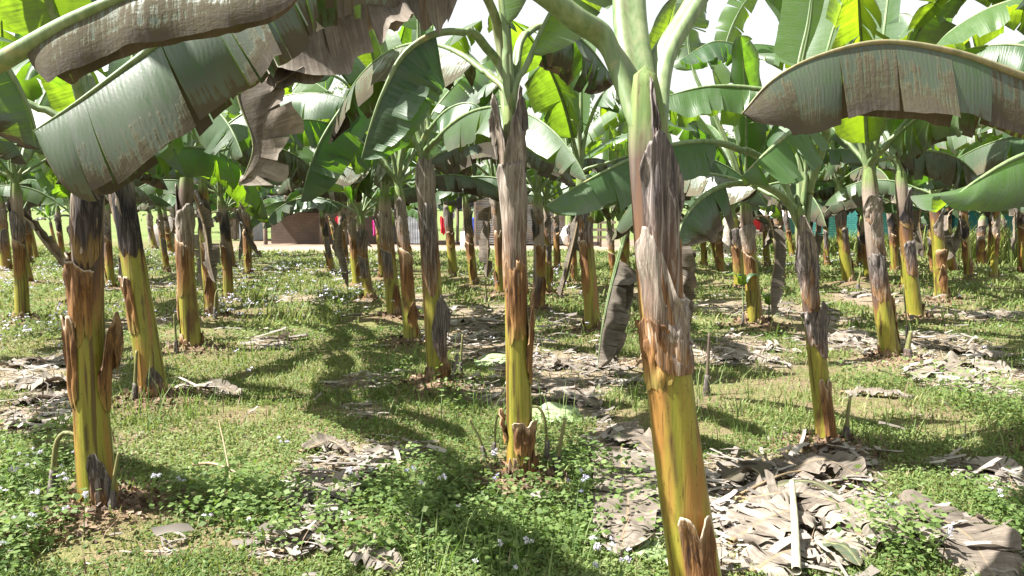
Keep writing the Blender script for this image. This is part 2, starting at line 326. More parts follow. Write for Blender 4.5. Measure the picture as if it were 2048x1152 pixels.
FLW = [(60, 900, 130, 110), (110, 990, 130, 80), (150, 560, 230, 70), (560, 560, 160, 40), (690, 600, 110, 40), (60, 680, 120, 50), (440, 640, 80, 30), (980, 930, 120, 60), (1160, 1060, 130, 60), (700, 930, 250, 90), (1050, 570, 120, 25), (1500, 530, 200, 15)]
def ell(lst):
    o = []
    for px, py, rx, ry in lst:
        c = G(px, py); a = G(px + rx, py); b = G(px, py - ry); e = G(px, py + ry)
        o.append((c[0], (b[1] + e[1]) / 2, a[0] - c[0], (b[1] - e[1]) / 2 + 0.02))
    return o
LITW, FLWW = ell(LIT), ell(FLW)
def patch(x, y, E, soft=0.35):
    d = np.full(np.shape(x), 0.0); wob = (lattice(x * 3.1, y * 3.1, 5) - .5) * 0.9
    for cx, cy, rx, ry in E:
        q = np.sqrt(((x - cx) / rx) ** 2 + ((y - cy) / ry) ** 2) + wob
        d = np.maximum(d, np.clip((1.15 - q) / soft, 0, 1))
    return d
BASES = np.array([p['base'][:2] for p in plants.values()]); BR = np.array([p['r0'] for p in plants.values()])
def mound(x, y):
    m = np.zeros(np.shape(x))
    for (bx, by), r in zip(BASES, BR):
        if by > 16: continue
        q = ((x - bx) ** 2 + (y - by) ** 2) / (2.7 * r + 0.08) ** 2
        m = np.maximum(m, np.exp(-q * 0.9))
    return m
def hgt(x, y):
    near = np.clip((40 - y) / 20, 0, 1)
    return (0.05 * (lattice(x * .9, y * .9, 1) - .5) + 0.025 * (lattice(x * 3.3, y * 3.3, 2) - .5)) * near + 0.09 * mound(x, y) + 0.14 * np.exp(-((y - 24.5 - 0.02 * x) / 1.6) ** 2) * (np.asarray(x) > 4)
s_ = np.linspace(-1.35, 1.35, 340)
y_ = np.concatenate([[-60, -25, -8, -2, 0.5], 1.6 * (2600 / 1.6) ** np.linspace(0, 1, 420)])
YY, SS = np.meshgrid(y_, s_, indexing='ij'); XX = SS * (np.maximum(YY, 0) * 1.0 + np.where(YY < 0, -YY * 1.0, 0) + 2.5)
ZZ = hgt(XX, YY)
soil = np.clip(mound(XX, YY) * 1.5 - .25, 0, 1); lit_a = patch(XX, YY, LITW)
_c = 27.6 + 0.6 * np.sin(XX * .3)
track = np.clip(1.6 - np.abs(YY - _c) / 1.6 + (lattice(XX * .8, YY * .8, 9) - .5) * 1.2, 0, 1) * np.clip((XX + 11.5) / 2, 0, 1) * np.clip((10.5 - XX) / 2, 0, 1)
yard = np.clip((YY - 28.5) / .8, 0, 1) * np.clip((35 - YY) / 2, 0, 1) * np.clip((XX + 12) / 2, 0, 1) * np.clip((9 - XX) / 2, 0, 1)
def mat_ground():
    m = NT('ground'); p = m.node('NewGeometry').outputs['Position']
    n1 = m.noise(p, 2.2, 6.0, 0.65); n2 = m.noise(p, 22.0, 4.0, 0.7); n3 = m.noise(p, 90.0, 2.0, 0.6)
    grass = m.mix(m.rng(n2, 0.35, 0.65), (0.08, 0.09, 0.03), (0.17, 0.17, 0.065))
    earth = m.mix(m.rng(n3, 0.3, 0.7), (0.10, 0.072, 0.045), (0.24, 0.18, 0.115))
    c = m.mix(m.rng(n1, 0.42, 0.60, 0.15, 0.9), grass, earth)
    sep = m.node('SeparateXYZ'); m.set(sep.inputs[0], p)
    c = m.mix(m.rng(sep.outputs[1], 29, 36), c, m.mix(m.rng(m.noise(p, 0.25, 4.0), 0.3, 0.7), (0.10, 0.14, 0.045), (0.155, 0.19, 0.07)))
    c = m.mix(m.attr('lit'), c, m.mix(m.rng(n2, 0.35, 0.6), (0.11, 0.08, 0.055), (0.30, 0.24, 0.18)))
    c = m.mix(m.attr('soil'), c, m.mix(m.rng(n2, 0.3, 0.7), (0.10, 0.062, 0.040), (0.22, 0.15, 0.10)))
    c = m.mix(m.attr('track'), c, m.mix(m.rng(n1, 0.3, 0.7), (0.23, 0.175, 0.13), (0.36, 0.285, 0.22)))
    c = m.mix(m.attr('yard'), c, m.mix(m.rng(n1, 0.3, 0.7), (0.16, 0.115, 0.085), (0.27, 0.20, 0.15)))
    return m.out(c, 0.95, m.bump(m.math('ADD', n2, n3), 0.7, 0.03), None, 0, 0.1)
gm = mesh_np('ground', np.stack([XX, YY, ZZ], -1).reshape(-1, 3), grid_faces(*XX.shape), mat_ground(), dict(soil=soil, lit=lit_a * .8, track=track, yard=yard))
tag(link('ground', gm), kind='structure')

# ------------------------------------------------------------------ buildings and other things behind
def wallmat(name, a, b, sc=2.0): return mat_simple(name, a, b, (sc, sc, sc), 0.9, 0.3)
def mat_mud():
    m = NT('mud_wall'); c = m.node('TexCoord').outputs['Object']; s = m.node('SeparateXYZ'); m.set(s.inputs[0], c)
    b = m.node('TexBrick', {'Color1': (0.15, 0.105, 0.08, 1), 'Color2': (0.175, 0.125, 0.095, 1), 'Mortar': (0.125, 0.092, 0.072, 1), 'Scale': 1.0, 'Mortar Size': 0.012, 'Brick Width': 0.3, 'Row Height': 0.11}); m.set(b.inputs['Vector'], m.vec(m.math('ADD', s.outputs[0], s.outputs[1]), s.outputs[2], 0.0))
    n = m.noise(c, 1.3, 5.0, .65); return m.out(m.mix(m.rng(n, .4, .65, 0, .65), b.outputs[0], (0.085, 0.068, 0.055)), 0.92, m.bump(n, .4, .02))
M['mudwall'] = mat_mud()
M['darkcloth_and_shade'] = wallmat('dark_sheet_and_shade', (0.012, 0.012, 0.014), (0.03, 0.03, 0.034))  # black lean-to sheet, also the painted shade in the hut opening
M['wood'] = mat_simple('old_wood', (0.07, 0.05, 0.038), (0.18, 0.135, 0.10), (8, 8, 1.5))
M['greywood'] = mat_simple('grey_wood', (0.16, 0.125, 0.10), (0.30, 0.24, 0.20), (8, 8, 1.5))
M['tarp'] = wallmat('orange_tarp', (0.40, 0.19, 0.055), (0.50, 0.26, 0.09))
M['thatch'] = mat_simple('thatch', (0.10, 0.085, 0.075), (0.26, 0.22, 0.19), (3, 14, 14))
M['red'] = wallmat('red_cloth', (0.50, 0.018, 0.035), (0.62, 0.04, 0.07), 4)
M['magenta'] = wallmat('magenta_cloth', (0.45, 0.015, 0.16), (0.58, 0.04, 0.25), 4)
M['redpaint'] = wallmat('red_paint', (0.55, 0.03, 0.045), (0.62, 0.06, 0.075), 3)
M['white'] = wallmat('white_sack', (0.62, 0.60, 0.58), (0.78, 0.77, 0.75), 5)
M['whitewash'] = mat_simple('whitewash', (0.50, 0.47, 0.44), (0.80, 0.78, 0.76), (5, 5, 2))
M['concrete'] = wallmat('concrete', (0.32, 0.28, 0.24), (0.46, 0.41, 0.36), 4)
M['stone'] = mat_simple('stone', (0.20, 0.17, 0.145), (0.42, 0.37, 0.33), (5, 5, 9))
M['pinkslab'] = wallmat('pinkish_slab', (0.48, 0.40, 0.37), (0.62, 0.54, 0.50), 3)
M['tin'] = mat_simple('tin_sheet', (0.30, 0.33, 0.38), (0.52, 0.57, 0.63), (2, 6, 6), 0.55)
M['blue'] = wallmat('blue_plastic', (0.03, 0.06, 0.32), (0.05, 0.09, 0.42))
M['bluegrey'] = wallmat('blue_grey_wall', (0.33, 0.37, 0.43), (0.44, 0.48, 0.54))
M['shutter'] = wallmat('brown_shutter', (0.075, 0.03, 0.025), (0.12, 0.05, 0.04))
M['teal_dark'] = wallmat('dark_teal', (0.02, 0.11, 0.11), (0.03, 0.16, 0.155))
def mat_brick():
    m = NT('teal_brick'); b = m.node('TexBrick', {'Color1': (0.085, 0.33, 0.31, 1), 'Color2': (0.13, 0.42, 0.40, 1), 'Mortar': (0.05, 0.20, 0.20, 1), 'Scale': 1.0, 'Mortar Size': 0.012, 'Brick Width': 0.26, 'Row Height': 0.09})
    c = m.node('TexCoord').outputs['Object']; s = m.node('SeparateXYZ'); m.set(s.inputs[0], c)
    m.set(b.inputs['Vector'], m.vec(m.math('ADD', s.outputs[0], s.outputs[1]), s.outputs[2], 0.0))
    return m.out(b.outputs[0], 0.85, m.bump(b.outputs['Fac'], -0.4, 0.01))
def mat_rust():
    m = NT('rusty_tin'); v = m.obj(0.7, 0.7, 5.5, False); n = m.noise(v, 1.0, 4.0, 0.65); n2 = m.noise(m.obj(3, 3, 2, False), 1.0, 4.0)
    c = m.ramp(n, [(0.32, (0.17, 0.18, 0.20)), (0.50, (0.33, 0.325, 0.33)), (0.58, (0.31, 0.25, 0.19)), (0.72, (0.25, 0.14, 0.09))])
    c = m.mix(m.rng(n2, 0.5, 0.7, 0, .6), c, (0.12, 0.085, 0.07)); return m.out(c, 0.7)
M['brick'] = mat_brick(); M['rust'] = mat_rust()

def corr(x0, x1, y, z0, z1, pitch=0.09, amp=0.022, vertical=False):
    """corrugated sheet facing -y: ridges run along x unless vertical"""
    if vertical:
        xs = np.linspace(x0, x1, max(8, int((x1 - x0) / pitch * 4))); V = np.array([(x, y + amp * math.sin(x / pitch * 2 * PI), z) for z in (z0, z1) for x in xs]); return V, grid_faces(2, len(xs))
    zs = np.linspace(z0, z1, int((z1 - z0) / pitch * 5)); xs = np.linspace(x0, x1, 6)
    V = np.array([(x, y + amp * math.sin(z / pitch * 2 * PI), z) for z in zs for x in xs]); return V, grid_faces(len(zs), 6)
def at(px, py, d): return P(px, py, d)
# corrugated shed
D = 29.5; x0, x1 = at(950, 400, D)[0], at(1128, 400, D)[0]; zb = 0.05; zt = at(1000, 386, D)[2]
sh = empty('tin_shed', (0, D, 0), 'low shed clad in rusty horizontal corrugated sheets beside the dirt track', 'shed')
mb = MB(); mb.add(*corr(x0, x1, 0, zb, zt)); mb.box(x0, x1, .05, .1, zb, zt); mb.box(x0, x0 + .05, .1, 2.6, zb, zt); mb.box(x1 - .05, x1, .1, 2.6, zb, zt); mb.box(x0, x1, 2.6, 2.65, zb, zt + .4)
mb.obj('wall', M['rust'], sh, smooth=False)
mb = MB()
for xx in (x0 - .04, x1 - .03): mb.box(xx, xx + .08, -.06, .02, 0, zt)
mb.obj('corner_post', M['greywood'], sh, smooth=False)
a, b = at(935, 0, D)[0], at(1125, 0, D)[0]
V, F = corr(a, b, 0, 0, 1, vertical=True); nx = len(V) // 2; V2 = V.copy(); V2[:nx, 2] = zt + .04 + V[:nx, 1]; V2[:nx, 1] = -.45; V2[nx:, 2] = zt + .55 + V[nx:, 1]; V2[nx:, 1] = 2.9
MB().add(V2, F).add(V2 + np.array([0, 0, .02]), F[:, ::-1]).obj('roof', wallmat('dark_tin_roof', (0.07, 0.065, 0.085), (0.16, 0.145, 0.17)), sh)
# open lean-to with black sheet
D = 30.5
ol = empty('open_shelter', (0, D, 0), 'open lean-to with a sagging black sheet roof on dark posts', 'shelter')
a, b = at(884, 0, D)[0], at(952, 0, D)[0]; zt = at(900, 362, D)[2]; zl = at(900, 412, D)[2]
n = 12; V = []
for k in range(n):
    for j in range(9):
        f = j / 8; V.append((a + (b - a) * f, -.4 + .05 * math.sin(9 * f + k), zt - (zt - zl) * k / (n - 1) - .12 * math.sin(PI * f) * k / n + .05 * math.sin(f * 23)))
MB().add(V, grid_faces(n, 9)).add(np.array(V) + [0, .03, 0], grid_faces(n, 9)[:, ::-1]).box(a, b, -.38, 2.2, zt - .05, zt).obj('roof_sheet', M['darkcloth_and_shade'], ol)
for px in (911, 926, 890): 
    x = at(px, 0, D)[0]; MB().add(*tube([(x, .1, 0), (x + .02, .1, 1), (x, .1, zt)], [.06, .055, .05], 7)).obj('post', M['wood'], ol)
# brown walled house
D = 31.0
hs = empty('mud_house', (0, D, 0), 'long low house with plain brown mud wall and thatched roof behind the track', 'house')
a, b = at(527, 0, D)[0], at(775, 0, D)[0]; zt = at(600, 426, D)[2]
MB().box(a, b, 0, .15, 0, zt).box(a, a + .15, .15, 4, 0, zt).box(b - .15, b, .15, 4, 0, zt + .3).obj('wall', M['mudwall'], hs, smooth=False)
z2 = at(600, 384, D)[2]; z3 = at(600, 345, D)[2]
MB().box(at(660, 0, D)[0], b, .15, .3, zt, z2).box(a, b, 2.5, 2.6, 0, z2).obj('back_wall', M['mudwall'], hs, smooth=False)
V = []; nx, ny = 40, 10
for k in range(ny):
    for j in range(nx):
        f = j / (nx - 1); V.append((a - .5 + (b - a + 1.0) * f, -1.0 + 3.5 * k / (ny - 1), z2 + (z3 - z2) * 1.1 * k / (ny - 1) + .06 * rnd.uniform(-1, 1)))
MB().add(V, grid_faces(ny, nx)).add(np.array(V) - [0, 0, .15], grid_faces(ny, nx)[:, ::-1]).obj('roof', M['thatch'], hs)
for px in (527, 640, 772):
    x = at(px, 0, D)[0]; MB().add(*tube([(x, -.7, 0), (x, -.7, z2)], .085, 8)).obj('post', M['wood'], hs)
tz = at(0, 390, D - 1)[2]; tl = at(0, 424, D - 1)[2]; n = 10; V = []
for k in range(8):
    for j in range(n):
        f = j / (n - 1); V.append((at(575, 0, D)[0] + (at(650, 0, D)[0] - at(575, 0, D)[0]) * f, -.85 + .06 * math.sin(f * 9 + k * .4), tz - (tz - tl) * k / 7 - .1 * math.sin(f * PI) * (k / 7) + .45 * f))
o = MB().add(V, grid_faces(8, n)).add(np.array(V) + [0, .02, 0], grid_faces(8, n)[:, ::-1]).obj('tarpaulin', M['tarp'], None, (0, D, 0)); tag(o, 'orange tarpaulin slung under the thatched eave of the mud house', 'tarpaulin')
def cloth(px0, px1, py0, py1, d, mat, label, cat='cloth'):
    a, b = P(px0, py0, d), P(px1, py1, d); n, m_ = 14, 12; V = []
    for k in range(n):
        for j in range(m_):
            f = j / (m_ - 1); q = k / (n - 1); V.append(((b[0] - a[0]) * (f - .5) * (1 - .15 * q + .08 * math.sin(7 * q)), .07 * math.sin(f * 17 + q * 2) * (.3 + q), (a[2] - b[2]) * (1 - q) + .04 * math.sin(f * 8)))
    c = ((a[0] + b[0]) / 2, d, b[2]); V = np.array(V)
    o = MB().add(V, grid_faces(n, m_)).add(V + [0, .03, 0], grid_faces(n, m_)[:, ::-1]).obj('hanging_cloth', mat, None, c); return tag(o, label, cat)
cloth(659, 677, 434, 468, 29.9, M['red'], 'plain red cloth hanging against the brown mud wall')
cloth(744, 762, 442, 472, 29.6, M['magenta'], 'magenta and red cloth hung low behind the shredded husk banana plant')
cloth(880, 892, 434, 468, 28.8, M['red'], 'narrow red cloth hanging near the smooth green banana stem')
cloth(899, 911, 404, 436, 29.6, wallmat('pale_lilac', (.5, .42, .5), (.75, .7, .74), 6), 'pale patterned cloth hung on the lean-to posts')
# grey tin hut
D = 30.0
hut = empty('tin_hut', (0, D, 0), 'narrow grey tin hut with a dark panel as its shaded opening between the mud house and lean-to', 'hut')
a, b = at(800, 0, D)[0], at(842, 0, D)[0]; zt = at(0, 385, D)[2]; zm = at(0, 420, D)[2]
V, F = corr(a, b, 0, 0.05, zm, vertical=True); MB().add(V, F).box(a, b, .05, .1, .05, zm).box(a, a + .05, .1, 2, .05, zt).box(b - .05, b, .1, 2, .05, zt).obj('wall', M['tin'], hut)
MB().box(a, b, .9, .95, zm - .3, zt).obj('dark_sheet_and_shade', M['darkcloth_and_shade'], hut, smooth=False)  # dark panel standing in for the shade inside the hut opening
V, F = corr(a - .15, b + .15, 0, 0, 1, vertical=True); nx = len(V) // 2; V[:nx, 2] = zt + V[:nx, 1]; V[:nx, 1] = -.4; V[nx:, 2] = zt + .65 + V[nx:, 1]; V[nx:, 1] = 2.2
MB().add(V, F).add(V + [0, 0, .02], F[:, ::-1]).obj('roof', M['greywood'], hut)
# wooden rack
D = 28.5; rk = empty('wooden_rack', (0, D, 0), 'rickety slatted wooden rack at the end of the rusty shed', 'rack')
a, b = at(1182, 0, D)[0], at(1232, 0, D)[0]; zt = at(0, 395, D)[2]
for x in (a, (a + b) / 2, b): MB().box(x - .035, x + .035, 0, .07, 0, zt).box(x - .03, x + .03, .8, .86, 0, zt).obj('upright', M['wood'], rk, smooth=False)
for k in range(6): MB().box(a - .1, b + .1, -.035, -.005, .3 + k * .27, .39 + k * .27).obj('slat', M['greywood'], rk, smooth=False)
# sacks and drum
def sack(px, py, d, w, h, label, mat, cat='sack'):
    c = P(px, py, d); n, m_ = 9, 14; V = []
    for k in range(n):
        q = k / (n - 1) * PI
        for j in range(m_):
            t = j / m_ * 2 * PI; s = math.sin(q) ** .6; V.append((w / 2 * s * math.cos(t) * (1 + .08 * math.sin(3 * t + k)), w * .35 * s * math.sin(t), h / 2 * (1 - math.cos(q) ** 3 * (1 if math.cos(q) > 0 else 1)) ))
    o = MB().add(V, grid_faces(n, m_, True)).obj('sack', mat, None, (c[0], d, 0.02 if py > 470 else c[2])); return tag(o, label, cat)
sack(1134, 480, 28.9, .5, .75, 'plump white sack leaning at the end of the rusty shed', M['white'])
sack(1150, 480, 29.3, .45, .5, 'smaller white sack beside the plump one at the shed end', M['white'])
o = MB()
q = [(0, .20), (.03, .215), (.30, .22), (.33, .20), (.62, .22), (.65, .21), (.68, .18)]
th = np.linspace(0, 2 * PI, 16, endpoint=False); V = np.array([(r * math.cos(t), r * math.sin(t), z) for z, r in q + [(.68, .001)] for t in th])
c = P(946, 470, 30.2); tag(o.add(V, grid_faces(len(q) + 1, 16, True)).obj('blue_drum', M['blue'], None, (c[0], 30.2, .35)), 'blue plastic drum beside the rusty shed corner', 'drum')
o = MB(); V = V * np.array([.75, .75, .8]); c = P(930, 488, 28.6); tag(o.add(V, grid_faces(len(q) + 1, 16, True)).obj('water_jar', M['white'], None, (c[0], 28.6, 0)), 'pale water jar on the ground under the black sheet lean-to', 'jar')
# blue grey little building at left and grey heap
D = 33
bb = empty('small_block', (0, D, 0), 'small pale blue grey masonry block behind the leaning row', 'building')
a, b = at(462, 0, D)[0], at(486, 0, D)[0]; MB().box(a, b, 0, 1.6, 0, at(0, 422, D)[2]).obj('wall', M['bluegrey'], bb, smooth=False)
MB().box(a - .06, b + .06, -.06, 1.66, at(0, 440, D)[2], at(0, 436, D)[2]).obj('ledge', M['concrete'], bb, smooth=False)
MB().box(a - .06, b + .06, -.06, 1.66, at(0, 422, D)[2] + .003, at(0, 418, D)[2]).obj('roof', M['white'], bb, smooth=False)
D = 33.5; dk = empty('dark_shed', (0, D, 0), 'shadowed open shed with a tree limb frame behind the slim dark stems', 'shed')
a, b = at(395, 0, D)[0], at(452, 0, D)[0]; zt = at(0, 398, D)[2]
MB().box(a, b, 1.6, 1.7, 0, zt).obj('wall', M['wood'], dk, smooth=False); MB().box(a - .3, b + .3, -.3, 1.9, zt, zt + .12).obj('roof', M['thatch'], dk, smooth=False)
for x in (a, b): MB().box(x - .06, x + .06, 0, .12, 0, zt).obj('post', M['wood'], dk, smooth=False)
# grey mud heap
th = np.linspace(0, 2 * PI, 24, endpoint=False); V = []
for k in range(10):
    f = k / 9; rr = 0.62 * (1 - f ** 3 * .75) if k < 9 else .01
    for t in th: V.append((rr * math.cos(t) * (1 + .12 * math.sin(3 * t + k)) * 1.1, rr * math.sin(t) * .8, f * 1.05 + .05 * math.sin(5 * t)))
c = G(338, 493); tag(MB().add(V, grid_faces(10, 24, True)).obj('mud_heap', mat_simple('grey_mud', (.13, .115, .10), (.22, .19, .165), (4, 4, 9)), None, (c[0], c[1], 0)), 'rounded grey heap of dried mud behind the leaning stems', 'heap')
# teal brick house
D = 28.8
th_ = empty('teal_house', (0, D, 0), 'teal painted brick house with brown shuttered windows and tin roof', 'house')
a, b = at(1638, 0, D)[0], at(1908, 0, D)[0]; zt = at(0, 398, D)[2]
w1 = (at(1651, 0, D)[0], at(1667, 0, D)[0]); w2 = (at(1828, 0, D)[0], at(1852, 0, D)[0]); dr = (at(1703, 0, D)[0], at(1742, 0, D)[0])
z0, z1 = at(0, 438, D)[2], at(0, 411, D)[2]; zs0, zs1 = at(0, 444, D)[2], at(0, 400, D)[2]
mb = MB(); xs = [a, w1[0], w1[1], dr[0], dr[1], w2[0], w2[1], b]
for i in range(7):
    if i in (1,): mb.box(xs[i], xs[i + 1], 0, .2, 0, z0).box(xs[i], xs[i + 1], 0, .2, z1, zt)
    elif i == 5: mb.box(xs[i], xs[i + 1], 0, .2, 0, zs0).box(xs[i], xs[i + 1], 0, .2, zs1, zt)
    elif i == 3: mb.box(xs[i], xs[i + 1], 1.2, 1.4, 0, zt)
    else: mb.box(xs[i], xs[i + 1], 0, .2, 0, zt)
mb.box(a, a + .2, .2, 5, 0, zt).box(b - .2, b, .2, 5, 0, zt).box(a, b, 5, 5.2, 0, zt); mb.obj('wall', M['brick'], th_, smooth=False)
for (p, q_), za, zc in ((w1, z0, z1), (w2, zs0, zs1)):
    f = MB().box(p - .05, p + .03, -.03, .12, za - .05, zc + .05).box(q_ - .03, q_ + .05, -.03, .12, za - .05, zc + .05).box(p + .03, q_ - .03, -.03, .12, zc - .03, zc + .05).box(p + .03, q_ - .03, -.03, .12, za - .05, za + .03).obj('window', M['shutter'], th_, smooth=False)
    mm = (p + q_) / 2; MB().box(p + .03, mm - .01, .04, .08, za + .03, zc - .03).box(mm + .01, q_ - .03, .04, .08, za + .03, zc - .03).obj('shutter', M['shutter'], f, smooth=False)
MB().box(dr[0] + .05, dr[1] - .05, 1.12, 1.19, 0, zt - .2).obj('door', M['teal_dark'], th_, smooth=False)
V, F = corr(a - .4, b + .3, 0, 0, 1, .16, .03, True); nx = len(V) // 2; V[:nx, 2] = zt + .02 + V[:nx, 1]; V[:nx, 1] = -.8; V[nx:, 2] = zt + .75 + V[nx:, 1]; V[nx:, 1] = 3.2
MB().add(V, F).add(V + [0, 0, .02], F[:, ::-1]).obj('roof', M['tin'], th_)
x = at(1703, 0, D - 1)[0]; tag(MB().add(*tube([(0, 0, 0), (0.01, 0, .7), (.0, 0, 1.5)], [.055, .05, .05], 8)).obj('fence_post', mat_simple('faded_teal', (.25, .45, .45), (.55, .62, .60), (3, 3, 2)), None, (x, D - 1.2, 0)), 'thin faded teal post before the house doorway', 'post')
D = 29.5; tw = empty('teal_shed', (0, D, 0), 'dark teal low building beyond the tall grass clump', 'building')
a, b = at(1935, 0, D)[0], at(2140, 0, D)[0]; zt = at(0, 415, D)[2]; MB().box(a, b, 0, .2, 0, zt).box(a, a + .2, .2, 4, 0, zt).obj('wall', M['teal_dark'], tw, smooth=False)
V, F = corr(a - .3, b + .3, 0, 0, 1, .16, .03, True); nx = len(V) // 2; V[:nx, 2] = zt + .02 + V[:nx, 1]; V[:nx, 1] = -.5; V[nx:, 2] = zt + .7 + V[nx:, 1]; V[nx:, 1] = 3.0
MB().add(V, F).add(V + [0, 0, .02], F[:, ::-1]).obj('roof', M['tin'], tw)
# red kiosk
D = 30; kk = empty('red_kiosk', (0, D, 0), 'low red painted kiosk under a pinkish slab roof on a plinth', 'kiosk')
a, b = at(1488, 0, D)[0], at(1592, 0, D)[0]; zf, zr = at(0, 464, D)[2], at(0, 436, D)[2]
MB().box(a, b, -.2, 1.5, 0, zf - .06).obj('plinth', M['concrete'], kk, smooth=False); MB().box(a - .05, b + .05, -.3, 1.5, zf - .058, zf).obj('counter', M['pinkslab'], kk, smooth=False)
xr = at(1535, 0, D)[0]; xm = at(1512, 0, D)[0]
MB().box(xm, xr, 0, .08, zf, zr).obj('red_panel', M['redpaint'], kk, smooth=False); MB().box(xr + .01, b - .05, .3, .38, zf, zr).obj('rail_panel', mat_simple('red_brown', (.25, .10, .09), (.42, .22, .19), (9, 9, 2)), kk, smooth=False)
MB().box(a, xm - .01, .02, .1, zf, zr).obj('pale_panel', M['whitewash'], kk, smooth=False)
V, F = corr(a - .3, b + .4, 0, 0, 1, .2, .03, True); nx = len(V) // 2; V[:nx, 2] = zr + .02 + V[:nx, 1]; V[:nx, 1] = -.6; V[nx:, 2] = at(0, 412, D)[2] + V[nx:, 1]; V[nx:, 1] = 1.8
MB().add(V, F).add(V + [0, 0, .03], F[:, ::-1]).obj('roof', M['pinkslab'], kk)
x = at(1525, 0, 28.5)[0]; tag(MB().box(-.09, .09, -.09, .09, 0, at(0, 463, 28.5)[2]).box(-.12, .12, -.12, .12, at(0, 463, 28.5)[2] + .002, at(0, 460, 28.5)[2]).obj('concrete_post', M['concrete'], None, (x, 28.5, 0), smooth=False), 'short square concrete post below the red panel', 'post')
c = G(1457, 515); V = []
for k in range(14):
    for t in np.linspace(0, 2 * PI, 12, endpoint=False): V.append((.17 * (1 + .15 * rnd.uniform(-1, 1)) * math.cos(t) * (1 if k < 13 else .01), .16 * (1 + .15 * rnd.uniform(-1, 1)) * math.sin(t) * (1 if k < 13 else .01), k * .118))
tag(MB().add(V, grid_faces(14, 12, True)).obj('stone_pillar', M['stone'], None, (c[0], c[1], 0)), 'rough stacked stone pillar behind the short yellow and black stem', 'pillar')
# rubble stones
def rock(r, seed):
    rr = random.Random(seed); V = []; n, m_ = 6, 9
    for k in range(n):
        q = PI * k / (n - 1)
        for j in range(m_):
            t = 2 * PI * j / m_; s = r * (1 + .22 * rr.uniform(-1, 1)); V.append((s * math.sin(q) * math.cos(t) * 1.3, s * math.sin(q) * math.sin(t), s * .7 * -math.cos(q) + r * .4))
    return V, grid_faces(n, m_, True)
for k in range(16):
    c = G(rnd.uniform(1376, 1432), rnd.uniform(480, 492)); o = MB().add(*rock(rnd.uniform(.10, .24), k)).obj('rubble_stone', M['stone'], None, (c[0], c[1], 0), smooth=False); tag(o, 'grey rubble stone in the heap beside the far end of the dirt track', 'stone', 'rubble stones by the track')
# white painted tree trunk and background trees
def mat_foliage(name, a, b, t): return mat_weed(name, a, b, tuple(min(1, x * 1.6) for x in b), t, 0.35)
M['fol1'] = mat_foliage('tree_leaves', (0.03, 0.055, 0.02), (0.09, 0.14, 0.045), (0.10, 0.20, 0.03))
M['fol2'] = mat_foliage('pale_tree_leaves', (0.07, 0.10, 0.05), (0.17, 0.21, 0.11), (0.2, 0.28, 0.08))
M['bark'] = mat_simple('bark', (0.09, 0.065, 0.05), (0.24, 0.20, 0.165), (10, 10, 2.5))
def tree(x, y, h, cr, label, mat, seed, trunk=None, dens=2600, cz=.62, ls=.16):
    g = np.random.default_rng(seed); t = empty('tree', (x, y, 0), label, 'tree')
    mb = MB(); top = np.array([g.uniform(-.4, .4), g.uniform(-.4, .4), h * .8]); sp, _ = catmull([(0, 0, -.1), (g.uniform(-.2, .2), 0, h * .3), top * [.6, .6, .75], top], 14)
    mb.add(*tube(sp, np.linspace(.035 * h * .6 + .05, .03, 14), 9)); ends = []
    for k in range(13):
        i = g.integers(5, 13); az = g.uniform(0, 2 * PI); L = cr * g.uniform(.6, 1.05); e = sp[i] + np.array([math.cos(az) * L, math.sin(az) * L, g.uniform(-.1, .6) * L])
        q, _ = catmull([sp[i], (sp[i] + e) / 2 + [0, 0, .12 * L], e], 8); mb.add(*tube(q, np.linspace(.06, .015, 8), 5)); ends += [q[4], q[6], e]
    mb.obj('trunk', trunk or M['bark'], t)
    ends = np.array(ends + [top] * 3); c = ends[g.integers(0, len(ends), dens)] ; r = cr * .34
    dirs = norm(g.normal(size=(dens, 3))); p = c + dirs * (g.random((dens, 1)) ** .45) * r * g.uniform(.5, 1.2, (dens, 1))
    MBl = MB(); leafquads(MBl, p, ls * g.uniform(.6, 1.5, dens), g, g.random(dens)); MBl.obj('crown', mat, t, smooth=False); return t
def leafquads(mb, p, s, g, tone, flat=0.0, width=.55, tilt=None):
    """small folded leaves: 4 corners each"""
    n = len(p); a = norm(g.normal(size=(n, 3)) * np.array([1, 1, 1 - flat])); nb = norm(g.normal(size=(n, 3)) * np.array([1 - flat, 1 - flat, 1]) + np.array([0, 0, flat * 2]))
    b = norm(np.cross(nb, a)); s = np.asarray(s)[:, None]
    V = np.stack([p, p + a * s * .5 + b * s * width * .5, p + a * s, p + a * s * .5 - b * s * width * .5], 1).reshape(-1, 3)
    mb.add(V, np.arange(4 * n).reshape(-1, 4), tone=np.repeat(tone, 4))
tree(at(1792, 0, 29)[0] - .2, 27.6, 5.5, 1.9, 'tree with a whitewashed lower trunk in front of the teal house', M['fol2'], 3, M['whitewash'], 1400)
